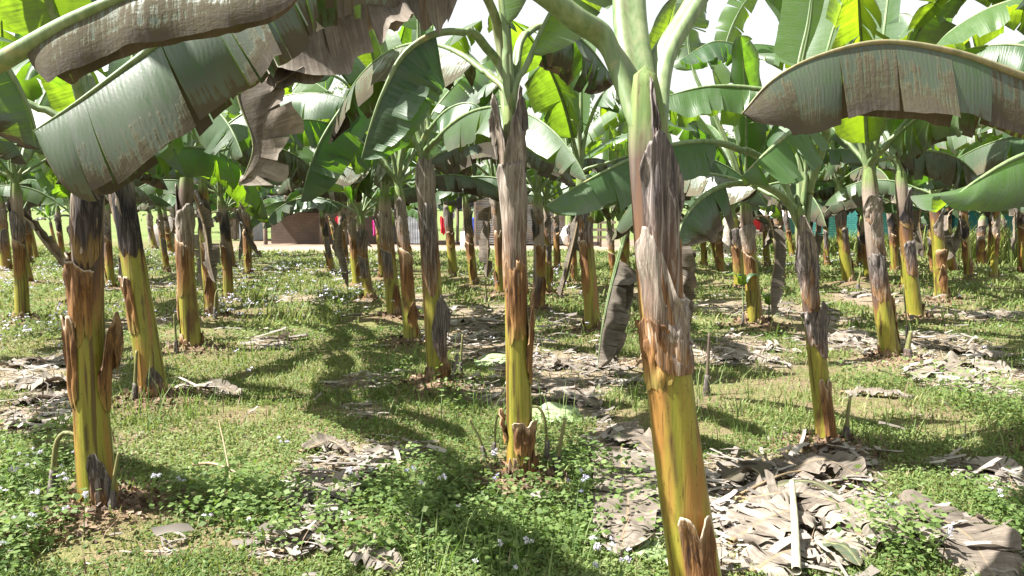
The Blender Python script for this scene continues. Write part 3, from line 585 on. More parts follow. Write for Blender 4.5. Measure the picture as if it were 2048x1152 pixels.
for k, (px, d, h, cr, lab, mt) in enumerate([
    (930, 46, 9.5, 2.9, 'thin feathery tree rising behind the open lean-to', 'fol2'), (690, 50, 11, 3.4, 'loose crowned tree behind the mud house', 'fol2'), (1480, 55, 9.5, 3.2, 'hazy tree behind the red kiosk', 'fol2'),
    (330, 44, 5.5, 3.0, 'dark bushy tree behind the grey mud heap', 'fol1'), (1180, 48, 8, 3.0, 'round crowned tree behind the rusty shed end', 'fol1'), (1560, 42, 5.2, 2.4, 'low leafy tree directly behind the red kiosk', 'fol2'),
    (1750, 46, 8.0, 3.0, 'broad tree above the tin roof of the teal house', 'fol1'), (2000, 44, 8.5, 3.2, 'tall tree behind the dark teal low building', 'fol1'), (560, 52, 7.5, 3.0, 'mid height tree behind the thatched roof end', 'fol1'), (800, 47, 7.0, 2.8, 'dense tree behind the narrow tin hut', 'fol1'), (1060, 50, 7.5, 3.0, 'bushy tree right behind the rusty shed roof', 'fol1')]):
    tree(at(px, 0, d)[0], d, h, cr, lab, M[mt], 40 + k)
# far tree line as one wood
g = np.random.default_rng(77); n = 26000; xx = g.uniform(-230, 230, n); yy = g.uniform(190, 235, n); top = 5 + 6 * lattice(xx * .05, yy * 0, 4) + 3 * lattice(xx * .25, yy * .1, 8)
mb = MB(); leafquads(mb, np.stack([xx, yy, top * g.random(n) ** .6], 1), g.uniform(1.2, 2.6, n), g, g.random(n))
tag(mb.obj('distant_treeline', mat_foliage('far_wood', (.10, .13, .12), (.17, .20, .19), (.12, .16, .1)), None, smooth=False), 'grey green far wood along the edge of the open field', 'wood', kind='stuff')

#PART2
# ------------------------------------------------------------------ banana plant builders
def axis_of(p):
    b, t = p['base'], p['top']; bow = p.get('bow', 0.0)
    def f(h):
        h = np.asarray(h, float)[..., None]; q = b + (t - b) * h; q = q + np.array([1, 0, 0]) * (bow * 4 * h * (1 - h)); return q - b
    return f
def stem_radius(p, h):
    h = np.asarray(h, float); return (1 - .42 * np.clip((h - .88) / .12, 0, 1) ** 1.6) * (p['r0'] + (p['r1'] - p['r0']) * np.clip(h, 0, 1) ** .85) * (1 + .16 * np.exp(-np.maximum(h, 0) / .03))
def build_stem(p, root, N, S, seed):
    g = np.random.default_rng(seed); hs = np.linspace(-.03, 1.0, N); th = np.linspace(0, 2 * PI, S, endpoint=False)
    A = axis_of(p)(hs); r = stem_radius(p, hs); ph, tw = g.random(), g.uniform(-.35, .35); p['ph'], p['tw'] = ph, tw
    H, T = np.meshgrid(hs, th, indexing='ij')
    saw = ((T / (2 * PI) * 3 + tw * H + ph) % 1.0); rad = r[:, None] * (1 + .075 * (saw - .5)) * (1 + .03 * (lattice(H * 9 + seed, T * 1.5, seed % 97) - .5))
    V = A[:, None] + np.stack([rad * np.cos(T), rad * np.sin(T), np.zeros_like(T)], -1)
    V = V.reshape(-1, 3); hh = H.reshape(-1); seam = np.append((np.clip((saw - .90) / .06, 0, 1) * (.35 + .65 * (lattice(H * 14 + seed, T * .8, 19) > .5))).ravel(), np.zeros(S)); sh = p.get('shift', float(g.normal(-.02, .15)))
    V = np.vstack([V, np.repeat(A[-1:] + [0, 0, .03], S, 0)]); hh = np.append(hh, np.ones(S))
    return link('pseudostem', mesh_np('pseudostem', V, grid_faces(N + 1, S, True), M['stem'], dict(h=hh, seam=seam, sh=np.full(len(hh), sh))), root)
def husk(p, root, h0, h1, az, hw, style, mat, off=.02, flare=.02, seed=0, nt=26, na=22, name='husk', skew=0.0):
    """a dry leaf sheath wrapped round the stem; az 0 faces the camera (-y), positive turns to +x"""
    g = np.random.default_rng(seed); A = axis_of(p); t = np.linspace(0, 1, nt); a = np.linspace(-1, 1, na); Tt, Aa = np.meshgrid(t, a, indexing='ij')
    L = h1 - h0; jag = (lattice(a * 5 + seed, a * 0 + 3, seed % 89) - .5) + .5 * (lattice(a * 13 + seed, a * 0 + 9, seed % 83) - .5)
    if style == 'point': dip = .55 * np.abs(a - skew) ** 1.5 + .10 * jag
    elif style == 'notch': dip = .16 * np.exp(-(a - skew) ** 2 / .05) + .30 * np.maximum(0, np.abs(a) - .75) + .03 * jag
    elif style == 'slant': dip = .20 * (a + 1) / 2 * (1 if skew >= 0 else -1) + (.2 if skew < 0 else 0) + .04 * jag
    elif style == 'rag': dip = .9 * np.abs(jag) + .35 * np.abs(a) ** 2
    elif style == 'hood': dip = .20 * a ** 2 + .03 * jag
    else: dip = .16 * np.abs(jag) + .12 * np.abs(a) ** 3
    bot = .12 * np.cos(a * PI) * 0 + .25 * np.abs(a) ** 2 if style in ('point', 'hood') else .12 * np.abs(a) ** 2 + .16 * jag
    hb = h0 + L * np.clip(bot, 0, .6); ht = h1 - L * np.clip(dip, 0, .8)
    Hh = hb[None] + (ht - hb)[None] * Tt
    wr = .014 * (lattice(Tt * 5 + seed, Aa * 4, 3) - .5) * (1 + Tt) + .008 * (lattice(Tt * 3, Aa * 14 + seed, 6) - .5)
    edge = 1 - np.abs(Aa) ** 5 * (1 - .75 * Tt ** 2)
    off_ = (.0012 + .002 * Tt + off * (.08 + .92 * Tt ** .7) + flare * Tt ** 5 + wr) * edge + .002
    th = -PI / 2 + az + Aa * hw; r = stem_radius(p, Hh) * 1.04 + off_
    c = A(Hh); V = c + np.stack([r * np.cos(th), r * np.sin(th), np.zeros_like(th)], -1)
    ri = r[-1:] - .012; c2 = A(ht[None] - .02 * L); V2 = c2 + np.stack([ri * np.cos(th[-1:]), ri * np.sin(th[-1:]), np.zeros_like(ri)], -1)
    c3 = A(ht[None] - .3 * L); r3 = np.maximum(ri - off * .6 - .004, stem_radius(p, ht[None]) * 1.0); V3 = c3 + np.stack([r3 * np.cos(th[-1:]), r3 * np.sin(th[-1:]), np.zeros_like(ri)], -1)
    V = np.concatenate([V, V2, V3]).reshape(-1, 3); tt = np.concatenate([Tt.ravel(), np.full(na, .97), np.full(na, .75)]) * (1 if style in ('notch', 'slant') else .95)
    return link(name, mesh_np(name, V, grid_faces(nt + 2, na), mat, dict(t=tt)), root)

def leaf(root, origin, pts, lam, Wd, dl=(.25, .5), dr=(.25, .5), age=0.0, edge=0.15, tip=0.2, tears=6, tear_amt=.10, g_hang=.6, rp=.022, n=46, nu=6, seed=0, S0=None, ruffle=.10, petdry=0.0, r_start=None, tearside=.25, wl=1.0, wr=1.0, mat=None, blunt=.55):
    """one banana leaf: lamina (two hanging halves, torn across) with its midrib and petiole as a child. pts in world space"""
    g = np.random.default_rng(seed); path, fr = catmull(np.asarray(pts, float) - origin, n * 2)
    fl = fr[lam] if isinstance(lam, int) else lam
    s = np.linspace(0, 1, n * 2); Ltot = np.linalg.norm(np.diff(path, axis=0), axis=1).sum()
    T = norm(np.gradient(path, axis=0)); Z = np.array([0, 0, 1.0])
    if S0 is None:
        Sv = np.cross(T, Z); w = np.linalg.norm(Sv, axis=1, keepdims=True)
        hd = path[-1] - path[0]; ref = norm(np.cross(np.array([hd[0], hd[1], 0.0001]), Z)[None])[0]
        ref = norm((Sv / (w + 1e-6) * np.clip(w * 3, 0, 1)).sum(0)[None] + ref * .01)[0]
        for i in range(len(Sv)):
            if Sv[i] @ ref < 0: Sv[i] = -Sv[i]
        Sv = Sv + ref * np.clip(.35 - w, 0, 1)
        for _ in range(4): Sv = np.vstack([Sv[:1], (Sv[:-2] + 2 * Sv[1:-1] + Sv[2:]) / 4, Sv[-1:]])
    else: Sv = np.tile(np.asarray(S0, float), (len(T), 1))
    Sv = norm(Sv - T * (Sv * T).sum(1, keepdims=True)); Nv = np.cross(Sv, T); Nv *= np.where(Nv[:, 2:3] < -.3, -1, 1) if S0 is None else 1
    for i in range(1, len(Nv)):
        if Nv[i] @ Nv[i - 1] < 0: Nv[i] = -Nv[i]
    gh = g_hang * np.clip(1.25 - np.abs(T[:, 2:3]) * 1.3, 0, 1)
    Dn = norm(-Nv * (1 - gh) - Z * gh); Dn = norm(Dn - Sv * (Dn * Sv).sum(1, keepdims=True))
    def at_(v, arr):
        q = (fl + (1 - fl) * v) * (n * 2 - 1); i = np.clip(q.astype(int), 0, n * 2 - 2); f = (q - i)[..., None]; return arr[i] * (1 - f) + arr[i + 1] * f
    Ll = Ltot * (1 - fl); mb = MB(); u = np.linspace(0, 1, nu + 1)
    for side, (d0, d1), wside in ((1, dl, wl), (-1, dr, wr)):
        nt = max(0, int(g.normal(tears, tears * .3))) if tears else 0
        cuts = np.concatenate([[0], np.sort(g.uniform(.06, .97, nt)), [1]])
        ph = g.uniform(0, 9)
        for k in range(len(cuts) - 1):
            a, b = cuts[k], cuts[k + 1]
            if b - a < .004: continue
            m = max(3, int((b - a) * n) + 2); v = np.linspace(a, b, m); Vv, Uu = np.meshgrid(v, u, indexing='ij')
            gap = g.uniform(.2, 1.0) * tear_amt * min(1, .12 / (b - a) + .45) if nt else 0
            mid = (a + b) / 2 + g.normal(0, .012) * (1 if nt else 0); Vs = Vv + (mid - Vv) * gap * np.clip((Uu - .12) / .88, 0, 1) ** 1.2
            if k == 0: Vs = Vv + np.where(Vv > mid, (mid - Vv) * gap * Uu, 0)
            dd = (g.normal(0, tearside) if nt else 0); curl = g.normal(0, .25)
            w = Wd * wside * np.clip(Vv / .10, 0.0, 1) ** .55 * np.clip(1 - np.clip((Vv - blunt) / (1 - blunt), 0, 1) ** 2.2, 0, 1) ** .62
            w = w * (1 + .05 * (lattice(Vv * 26 + seed, Vv * 0, 7) - .5)) * (1 - (.28 * g.random() ** 3 if nt else 0) * (Uu > .0))
            ang = d0 + (d1 - d0) * Uu + dd * Uu + curl * Uu ** 2 + ruffle * np.sin(Vv * 21 + ph + side) * Uu + ruffle * .9 * (lattice(Vv * 9 + seed, Uu * 2 + side * 7, 11) - .5) * 2
            dirv = np.cos(ang)[..., None] * at_(Vs, Sv) * side + np.sin(ang)[..., None] * at_(Vs, Dn)
            step = np.concatenate([np.zeros((m, 1)), np.diff(u)[None] * np.ones((m, 1))], 1)
            pos = at_(Vs, path) + np.cumsum(dirv * (step * w)[..., None], axis=1)
            if age > .5 and n > 35: pos = pos + at_(Vs, Nv) * (.075 * (lattice(Vv * Ll * 16 + seed, Uu * 3 + side * 5, 13) - .5) * Uu)[..., None]
            dry = age + edge * Uu ** 2.2 + tip * np.clip((Vv - .78) / .22, 0, 1) ** 1.5 + (g.normal(0, .07) if nt else 0)
            F = grid_faces(m, nu + 1); F = F if side > 0 else F[:, ::-1]
            mb.add(pos.reshape(-1, 3), F, u=Uu.ravel() * side, vm=(Vv * Ll).ravel(), dry=dry.ravel())
    lo = mb.obj('leaf', mat or M['leaf'], root)
    r = np.where(s < fl, rp * (1 + ((r_start or rp * 1.9) / rp - 1) * np.clip(1 - s / max(fl, .01), 0, 1) ** 1.3), rp * .9 * np.clip((1 - (s - fl) / (1 - fl)), 0, 1) ** .9 + .002)
    ns = 14 if n > 40 else (8 if n > 25 else 6); ph_ = np.linspace(0, 2 * PI, ns, endpoint=False); sg = np.where(Nv[:, 2:3] < 0, -1, 1); Nu = Nv * sg; ctr = path - Nv * (r * .55)[:, None] * (s > fl * .8)[:, None]
    grv = 1 - .55 * np.exp(-(np.minimum(ph_, 2 * PI - ph_) / .42) ** 2); bl = np.clip(1 - s / max(fl, .05), 0, 1)[:, None]
    V = ctr[:, None] + (r[:, None] * grv[None])[..., None] * (Nu[:, None] * (np.cos(ph_)[None] * (.92 - .12 * bl))[..., None] + Sv[:, None] * (np.sin(ph_)[None] * (1.05 + .22 * bl))[..., None])
    V = np.concatenate([V, np.repeat(path[-1][None, None], ns, 1)]).reshape(-1, 3); mg = np.tile(np.exp(-((np.minimum(ph_, 2 * PI - ph_) - .62) / .16) ** 2), n * 2 + 1) * np.repeat(np.append(np.clip(1.15 - s / max(fl, .05), 0, 1), 0), ns)
    MB().add(V, grid_faces(n * 2 + 1, ns, True), dry=petdry, mg=mg).obj('midrib', M['petiole'], lo)
    return lo
def hero(key, pts, lam, Wd, start=.9, **kw):
    """a leaf traced at its own distance: pts are (px, py, distance); the petiole rises from the plant's own stem"""
    p = plants[key]; A = axis_of(p); o = p['base']
    q = [o + A(start)[0:3] if start is not None else None, ] if start is not None else []
    q += [P(*t) for t in pts]
    return leaf(p['root'], o, q, lam + (1 if start is not None else 0), Wd, r_start=p['r1'] * (.78 if key == 'main' else .62), **kw)
def auto_leaf(p, k, nl, g, lod):
    A = axis_of(p); o = p['base']; start = o + A(.86); top = o + A(1.0); r1 = p['r1']; sc = p.get('sc', 1.0)
    az = p['az0'] + k * 2.4 + g.normal(0, .25); f = k / max(1, nl - 1)                # 0 youngest .. 1 oldest
    old = max(0, f - .68) / .32; e0 = 1.42 - .66 * f - .2 * old + g.normal(0, .09); L = sc * (1.3 + .8 * math.sin(PI * min(1, .25 + f * .6))) * g.uniform(.85, 1.12); pet = sc * g.uniform(.28, .5)
    e1 = (1.10 - 2.1 * f ** .85) - .1 * old + g.normal(0, .18); n = 12; q = [start, top + np.array([math.cos(az), math.sin(az), 0]) * r1 * .35]; c = q[-1].copy(); tot = L + pet
    for j in range(n):
        x = (j + .5) / n; e = e0 + (e1 - e0) * (x ** 1.5 * .75 + .25 * x); b = az + .12 * math.sin(k * 3 + x * 2)
        c = c + np.array([math.cos(b) * math.cos(e), math.sin(b) * math.cos(e), math.sin(e)]) * tot / n; q.append(c.copy())
    age = [0, 0, 0, .03, .08][min(4, int(f * 5))] + max(0, g.normal(-.02, .07)) + (.30 if f > .85 and g.random() < .5 else 0)
    dr = .3 + .85 * f + g.normal(0, .12); S0 = None
    if f < .12: S0 = [math.cos(az + 1.5), math.sin(az + 1.5), 0]
    nn, nu, te = lod
    return leaf(p['root'], o, q, 1 + max(1, int(round(pet / tot * n))), sc * g.uniform(.24, .32) * (1 if f > .1 else .8), (dr, dr + .35), (dr + g.normal(0, .1), dr + .35 + g.normal(0, .15)), age, g.uniform(.05, .42), g.uniform(.1, .45),
                te if f > .15 else max(1, te // 3), .12, .55, .019 * sc, nn, nu, int(g.integers(1e6)), S0, .10, 0, r1 * .6)
def dead_leaf(p, g, lod, az=None, h=None, L=None):
    A = axis_of(p); o = p['base']; h = h or g.uniform(.78, .92); az = az if az is not None else g.uniform(0, 2 * PI); c = o + A(h); r = p['r1']; L = L or g.uniform(.7, 1.25)
    d = np.array([math.cos(az), math.sin(az), 0]); s = np.array([-d[1], d[0], 0]) * g.normal(0, .08)
    q = [c, c + d * (r + .10) + [0, 0, .10], c + d * (r + .22) + [0, 0, -.02], c + d * (r + .24) + s + [0, 0, -.35 * L], c + d * (r + .17) + s * 2 + [0, 0, -.7 * L], c + d * (r + .16) + s * 3 + [0, 0, -L]]
    q = [np.array([x[0], x[1], max(x[2], .06)]) for x in q]
    nn, nu, te = lod
    return leaf(p['root'], o, q, 2, .17 * g.uniform(.7, 1.25), (.5, 1.0), (.7, 1.5), g.uniform(.7, 1.0), .2, .2, max(2, te // 2), .12, .2, .012, nn, nu, int(g.integers(1e6)), [-d[1], d[0], 0], .16, 1.0, r * .3, .5)

for idx, (key, p) in enumerate(plants.items()):
    g = np.random.default_rng(1000 + idx); p['idx'] = idx
    p['root'] = empty('banana_plant', p['base'], p['label'], 'banana plant', GRP)
    d = p['d']; p['az0'] = g.uniform(0, 6.28); p['bow'] = g.normal(0, .025) if key not in ('main', 'cen') else (-.03 if key == 'main' else 0.0)
    if key in SHIFT: p['shift'] = SHIFT[key]
    near = d < 7.5; build_stem(p, p['root'], 60 if near else 30, 36 if near else 20, 50 + idx)
    p['sc'] = float(np.clip(p['top'][2] / 1.9, .8, 1.1)) * g.uniform(.95, 1.12) * (.45 if key == 'p10' else 1)
    lod = (46, 6, 13) if near else ((32, 4, 12) if d < 14 else (24, 3, 9))
    if p['nl'] > 3 and d > 5.4: p['nl'] += 3 + int(d > 9)
    for k in range(p['nl']): auto_leaf(p, k, p['nl'], g, lod)
    nt, na = (26, 22) if near else (12, 12)
    if key in ('main', 'cen', 'left', 'lean', 'r1', 'c2', 'A', 'p10'): continue
    # husks of the ordinary plants
    fr = lambda s=.9: float(g.normal(0, s))
    husk(p, p['root'], g.uniform(.50, .60), g.uniform(.78, .88), fr(1.2), g.uniform(1.6, 2.6), 'point', M[['husk_grey', 'husk_dark', 'husk_black'][int(g.integers(3))]], .006, .008, idx * 7 + 1, nt, na)
    husk(p, p['root'], g.uniform(.62, .74), g.uniform(.80, .92), fr(1.4), g.uniform(.8, 1.3), 'point', M[['husk_grey', 'husk_dark'][int(g.integers(2))]], .010, .02, idx * 7 + 2, nt, na)
    husk(p, p['root'], g.uniform(.22, .34), g.uniform(.50, .64), fr(.8), g.uniform(.7, 1.2), ['notch', 'slant', 'jag'][int(g.integers(3))], M[['husk_brown', 'husk_brown', 'husk_dark'][int(g.integers(3))]], .005, .008, idx * 7 + 3, nt, na)
    for q_ in range(3): husk(p, p['root'], -.03, g.uniform(.05, .15), q_ * 1.5 - 1.5 + fr(.4), g.uniform(.5, .9), 'rag', M[['husk_brown', 'husk_root'][q_ % 2]], .006, .004, idx * 7 + 4 + q_ * 500, nt, na)
    if g.random() < .6: husk(p, p['root'], g.uniform(.05, .12), g.uniform(.25, .36), fr(.9), g.uniform(.5, .8), 'point', M['husk_brown'], .006, .012, idx * 7 + 5, nt, na)
    for _ in range(int(g.random() < .42)):
        if d < 24 and key not in 'ABCDEF': dead_leaf(p, g, lod)

# ---- husks of the nearest plants, by height fraction
def H(key, *a, **k): return husk(plants[key], plants[key]['root'], *a, **k)
H('main', .58, .905, .38, .95, 'hood', M['husk_dark'], .012, .0, seed=1, nt=44, na=34)
H('main', .84, 1.0, .22, .22, 'point', M['husk_dark'], .004, .0, seed=7)  # added dark strip standing in for the black crack between petioles
H('main', .50, .75, .12, 1.15, 'point', M['husk_grey'], .014, .0, seed=2, nt=44, na=34, skew=-.6)
H('main', .47, .60, -.75, .8, 'jag', M['husk_brown'], .005, .0, seed=6, nt=30)
H('main', .50, .63, .78, .80, 'notch', M['husk_grey'], .010, .0, seed=3, nt=30, na=26, skew=-.6)
H('main', .02, .262, .16, .62, 'notch', M['husk_brown'], .012, .010, seed=4, nt=36, na=30)
H('main', .68, .86, 1.8, .7, 'point', M['husk_grey'], .012, .012, seed=5)
H('cen', .50, .84, .1, 1.7, 'jag', M['husk_grey'], .018, .006, seed=11, nt=44, na=34)
H('cen', .70, .96, .35, .95, 'point', M['husk_grey'], .024, .012, seed=12, nt=36)
H('cen', .83, 1.02, .75, .55, 'point', M['husk_dark'], .022, .03, seed=13)
H('cen', .80, 1.0, -.95, .55, 'point', M['husk_grey'], .024, .04, seed=14)
H('cen', .37, .60, .0, 1.0, 'jag', M['husk_brown'], .004, .0, seed=15, nt=34)
H('cen', .26, .52, 1.25, .55, 'point', M['husk_brown'], .016, .015, seed=16)
H('cen', .08, .175, .5, .95, 'notch', M['husk_brown'], .014, .010, seed=17)
for q_ in range(4): H('cen', -.03, .09 * (.7 + .25 * (q_ % 3)), q_ * 1.2 - 1.7, .75, 'rag', M[['husk_brown', 'husk_root'][q_ % 2]], .007, .006, seed=18 + q_ * 500)
H('cen', .10, .20, -1.6, .6, 'point', M['husk_brown'], .016, .02, seed=19)
H('left', .70, 1.0, .1, 1.4, 'jag', M['husk_grey'], .010, .010, seed=21, nt=36)
H('left', .66, .95, .40, 1.05, 'hood', M['husk_black'], .022, .0, seed=22, nt=36)
H('left', .46, .705, -.25, 1.0, 'slant', M['husk_brown'], .016, .012, seed=23, nt=36, na=30, skew=1)
H('left', .30, .545, -.75, .62, 'notch', M['husk_brown'], .018, .014, seed=24)
H('left', .28, .55, 1.5, .60, 'point', M['husk_brown'], .030, .035, seed=25)
H('left', .03, .19, .75, .60, 'point', M['husk_dark'], .014, .020, seed=26, skew=-.5)
for q_ in range(4): H('left', -.03, .075 * (.7 + .25 * (q_ % 3)), q_ * 1.2 - 1.7, .75, 'rag', M[['husk_brown', 'husk_root'][q_ % 2]], .007, .006, seed=27 + q_ * 500)
H('lean', .62, 1.0, .35, 1.2, 'jag', M['husk_black'], .010, .012, seed=31, nt=36)
H('lean', .74, 1.02, -.6, .7, 'point', M['husk_grey'], .018, .03, seed=32)
H('lean', .30, .545, -.55, .62, 'notch', M['husk_brown'], .012, .010, seed=33)
for q_ in range(4): H('lean', -.03, .10 * (.7 + .25 * (q_ % 3)), q_ * 1.2 - 1.7, .75, 'rag', M[['husk_brown', 'husk_root'][q_ % 2]], .007, .006, seed=34 + q_ * 500)
H('lean', .04, .17, .55, .5, 'point', M['husk_dark'], .012, .02, seed=35)
H('r1', .60, .92, .0, 1.6, 'point', M['husk_dark'], .016, .016, seed=41, nt=36)
H('r1', .66, .98, -.2, .9, 'point', M['husk_grey'], .020, .020, seed=42)
H('r1', .40, .64, .55, .95, 'point', M['husk_dark'], .020, .020, seed=43)
H('r1', .45, .60, -.3, 1.0, 'jag', M['husk_dark'], .012, .010, seed=44)
H('r1', .03, .32, .10, .55, 'notch', M['husk_brown'], .010, .010, seed=45, nt=34)
for q_ in range(4): H('r1', -.03, .06 * (.7 + .25 * (q_ % 3)), q_ * 1.2 - 1.7, .75, 'rag', M[['husk_brown', 'husk_root'][q_ % 2]], .007, .006, seed=46 + q_ * 500)
H('c2', .62, 1.0, .1, 1.5, 'jag', M['husk_grey'], .010, .010, seed=51, nt=36)
H('c2', .40, .80, .1, .8, 'hood', M['husk_dark'], .010, .006, seed=52, nt=36)
H('c2', .12, .42, .65, .75, 'point', M['husk_dark'], .028, .030, seed=53, nt=36)
for q_ in range(4): H('c2', -.03, .13 * (.7 + .25 * (q_ % 3)), q_ * 1.2 - 1.7, .75, 'rag', M[['husk_brown', 'husk_root'][q_ % 2]], .007, .006, seed=54 + q_ * 500)
H('c2', .0, .15, 1.6, .6, 'point', M['husk_grey'], .035, .05, seed=55)

# ---- leaves read from the photo at their own distances
hero('main', [(1222, 95, 2.66), (1150, 35, 2.62), (1050, -40, 2.58), (850, -150, 2.5), (620, -140, 2.42), (480, -55, 2.36), (380, 30, 2.33), (270, 115, 2.3), (150, 205, 2.28), (66, 262, 2.28)], 3, .29, dl=(.9, 1.45), dr=(1.0, 1.7), blunt=.88, age=.25, edge=.34, tip=.12, tears=13, tear_amt=.10, g_hang=.9, rp=.040, n=80, nu=9, seed=3, ruffle=.07, tearside=.12)
hero('main', [(1318, 130, 2.75), (1390, 5, 2.85), (1480, -160, 3.0), (1620, -330, 3.3), (1850, -420, 3.7), (2100, -300, 4.2)], 2, .27, dl=(.5, .8), dr=(.5, .8), age=0, edge=.2, tears=6, rp=.036, n=50, seed=4)
hero('main', [(1262, 60, 2.8), (1250, -120, 2.95), (1200, -420, 3.3), (1100, -700, 3.9), (950, -760, 4.6)], 2, .27, dl=(.4, .7), dr=(.4, .7), age=0, edge=.1, tears=4, rp=.05, n=50, seed=5)
hero('cen', [(1002, 110, 4.28), (985, 20, 4.2), (930, -60, 4.05), (830, -85, 3.9), (720, -50, 3.78), (600, 10, 3.7), (505, 30, 3.66), (470, 85, 3.64), (474, 190, 3.63), (505, 290, 3.62), (480, 372, 3.62)], 2, .36, dl=(1.3, 1.95), dr=(1.25, 1.8), age=.80, edge=.25, tip=.3, tears=6, tear_amt=.22, g_hang=.9, rp=.022, n=80, nu=8, seed=13, ruffle=.30, tearside=.25, petdry=.3)
hero('cen', [(1000, 140, 4.28), (972, 95, 4.2), (938, 62, 4.1), (870, 62, 4.0), (805, 105, 3.95), (765, 180, 3.93), (740, 250, 3.93), (722, 318, 3.93)], 3, .27, dl=(1.35, 1.95), dr=(1.35, 1.95), age=0, edge=.10, tip=.1, tears=9, tear_amt=.08, g_hang=.15, rp=.022, n=64, nu=8, seed=12, ruffle=.09)
hero('cen', [(1032, 130, 4.32), (1045, 75, 4.4), (1080, 48, 4.55), (1130, 58, 4.7), (1180, 95, 4.8), (1232, 165, 4.9)], 2, .26, dl=(1.0, 1.3), dr=(1.0, 1.4), age=.22, edge=.5, tip=.4, tears=7, tear_amt=.1, g_hang=.9, rp=.02, n=56, nu=7, seed=14)
hero('cen', [(1012, 80, 4.28), (1003, -40, 4.25), (980, -220, 4.3), (930, -420, 4.6)], 2, .25, dl=(.3, .6), dr=(.3, .6), tears=3, rp=.024, n=46, seed=15, S0=[1, .2, 0])
hero('c2', [(838, 270, 6.45), (806, 200, 6.35), (762, 165, 6.2), (705, 188, 6.05), (650, 262, 5.95), (620, 330, 5.9), (600, 405, 5.88)], 2, .28, dl=(1.35, 1.95), dr=(1.35, 1.95), age=0, edge=.1, tears=9, tear_amt=.09, g_hang=.15, rp=.02, n=56, nu=7, seed=21, ruffle=.1)
hero('c2', [(846, 255, 6.5), (842, 150, 6.5), (838, 60, 6.5), (833, -60, 6.6)], 2, .16, dl=(.15, .25), dr=(.15, .25), age=0, edge=.05, tears=3, tear_amt=.05, rp=.02, n=46, nu=6, seed=22, S0=[1, .15, 0], ruffle=.05)
hero('c2', [(846, 285, 6.4), (872, 240, 6.3), (905, 212, 6.2), (945, 206, 6.1), (985, 235, 6.05)], 1, .24, dl=(1.0, 1.3), dr=(1.0, 1.3), age=.0, edge=.2, tears=5, g_hang=.9, rp=.018, n=46, nu=6, seed=23)
hero('p28', [(1150, 300, 9.3), (1128, 225, 9.2), (1100, 160, 9.1), (1082, 105, 9.2)], 1, .30, dl=(.1, .25), dr=(.1, .25), age=0, edge=.05, tears=2, rp=.022, n=46, nu=6, seed=24, S0=[.9, -.3, .2], ruffle=.05)
hero('r1', [(1572, 372, 4.75), (1540, 330, 4.65), (1492, 300, 4.5), (1430, 280, 4.4), (1350, 285, 4.3), (1255, 318, 4.22), (1170, 362, 4.15), (1088, 412, 4.1)], 3, .24, dl=(1.0, 1.3), dr=(1.0, 1.3), age=.0, edge=.22, tip=.02, tears=7, tear_amt=.06, g_hang=.85, rp=.022, n=64, nu=8, seed=31, ruffle=.06)
hero('r1', [(1575, 405, 4.7), (1545, 380, 4.55), (1505, 364, 4.4), (1450, 366, 4.3), (1400, 395, 4.2), (1366, 440, 4.15), (1352, 490, 4.12)], 3, .24, dl=(1.0, 1.35), dr=(1.0, 1.35), age=.12, edge=.95, tip=.05, tears=7, tear_amt=.06, g_hang=.8, rp=.02, n=56, nu=8, seed=32, ruffle=.06)
hero('r1', [(1618, 380, 4.7), (1640, 310, 4.6), (1652, 262, 4.5), (1630, 240, 4.38), (1580, 262, 4.25), (1530, 305, 4.15), (1484, 352, 4.1)], 3, .25, dl=(.85, 1.2), dr=(.85, 1.2), age=.0, edge=.12, tears=8, tear_amt=.08, g_hang=.8, rp=.022, n=56, nu=8, seed=33, ruffle=.08)
hero('r1', [(1602, 330, 4.85), (1600, 240, 4.95), (1575, 190, 5.05), (1500, 172, 5.1), (1410, 172, 5.1), (1318, 196, 5.1)], 3, .26, dl=(1.0, 1.3), dr=(1.0, 1.3), age=.0, edge=.12, tears=8, tear_amt=.08, g_hang=.9, rp=.02, n=56, nu=8, seed=34)
hero('r1', [(1600, 320, 4.8), (1594, 220, 4.85), (1600, 130, 4.9), (1618, 40, 4.95), (1632, -90, 5.0)], 2, .17, dl=(.1, .2), dr=(.1, .2), age=0, edge=.0, tip=0, tears=0, rp=.02, n=46, nu=6, seed=35, S0=[1, -.1, 0], ruffle=.03)
hero('A', [(-150, 230, 2.28), (-60, 150, 2.18), (0, 112, 2.1), (48, 84, 2.08), (150, 28, 2.05), (280, -22, 2.03), (440, -40, 2.02), (600, -20, 2.02)], 3, .142, dl=(1.1, 1.5), dr=(1.1, 1.5), age=.46, edge=.22, tip=.3, tears=1, tear_amt=.03, g_hang=.9, rp=.026, n=70, nu=8, seed=41, ruffle=.08)
hero('A', [(-260, 200, 2.5), (-180, 90, 2.6), (-80, 72, 2.7), (10, 125, 2.78), (60, 215, 2.82), (82, 300, 2.84)], 2, .20, dl=(.9, 1.2), dr=(.9, 1.2), age=.02, edge=.58, tip=.3, tears=3, g_hang=.7, rp=.024, n=56, nu=7, seed=42)
hero('A', [(-280, 140, 2.6), (-250, -60, 2.9), (-120, -220, 3.3), (60, -200, 3.8), (200, -60, 4.2)], 2, .24, dl=(.7, 1.0), dr=(.7, 1.0), age=.2, edge=.2, tears=6, rp=.024, n=50, seed=43)
hero('B', [(2380, 300, 2.74), (2290, 240, 2.7), (2160, 185, 2.66), (2048, 148, 2.62), (1910, 100, 2.58), (1765, 80, 2.55), (1640, 108, 2.52), (1545, 158, 2.5), (1482, 228, 2.5)], 2, .245, blunt=.72, dl=(1.2, 1.5), dr=(1.2, 1.5), age=.31, edge=.27, tip=.3, tears=6, tear_amt=.03, g_hang=1.0, rp=.020, n=80, nu=9, seed=51, ruffle=.06, tearside=.05, petdry=.6)
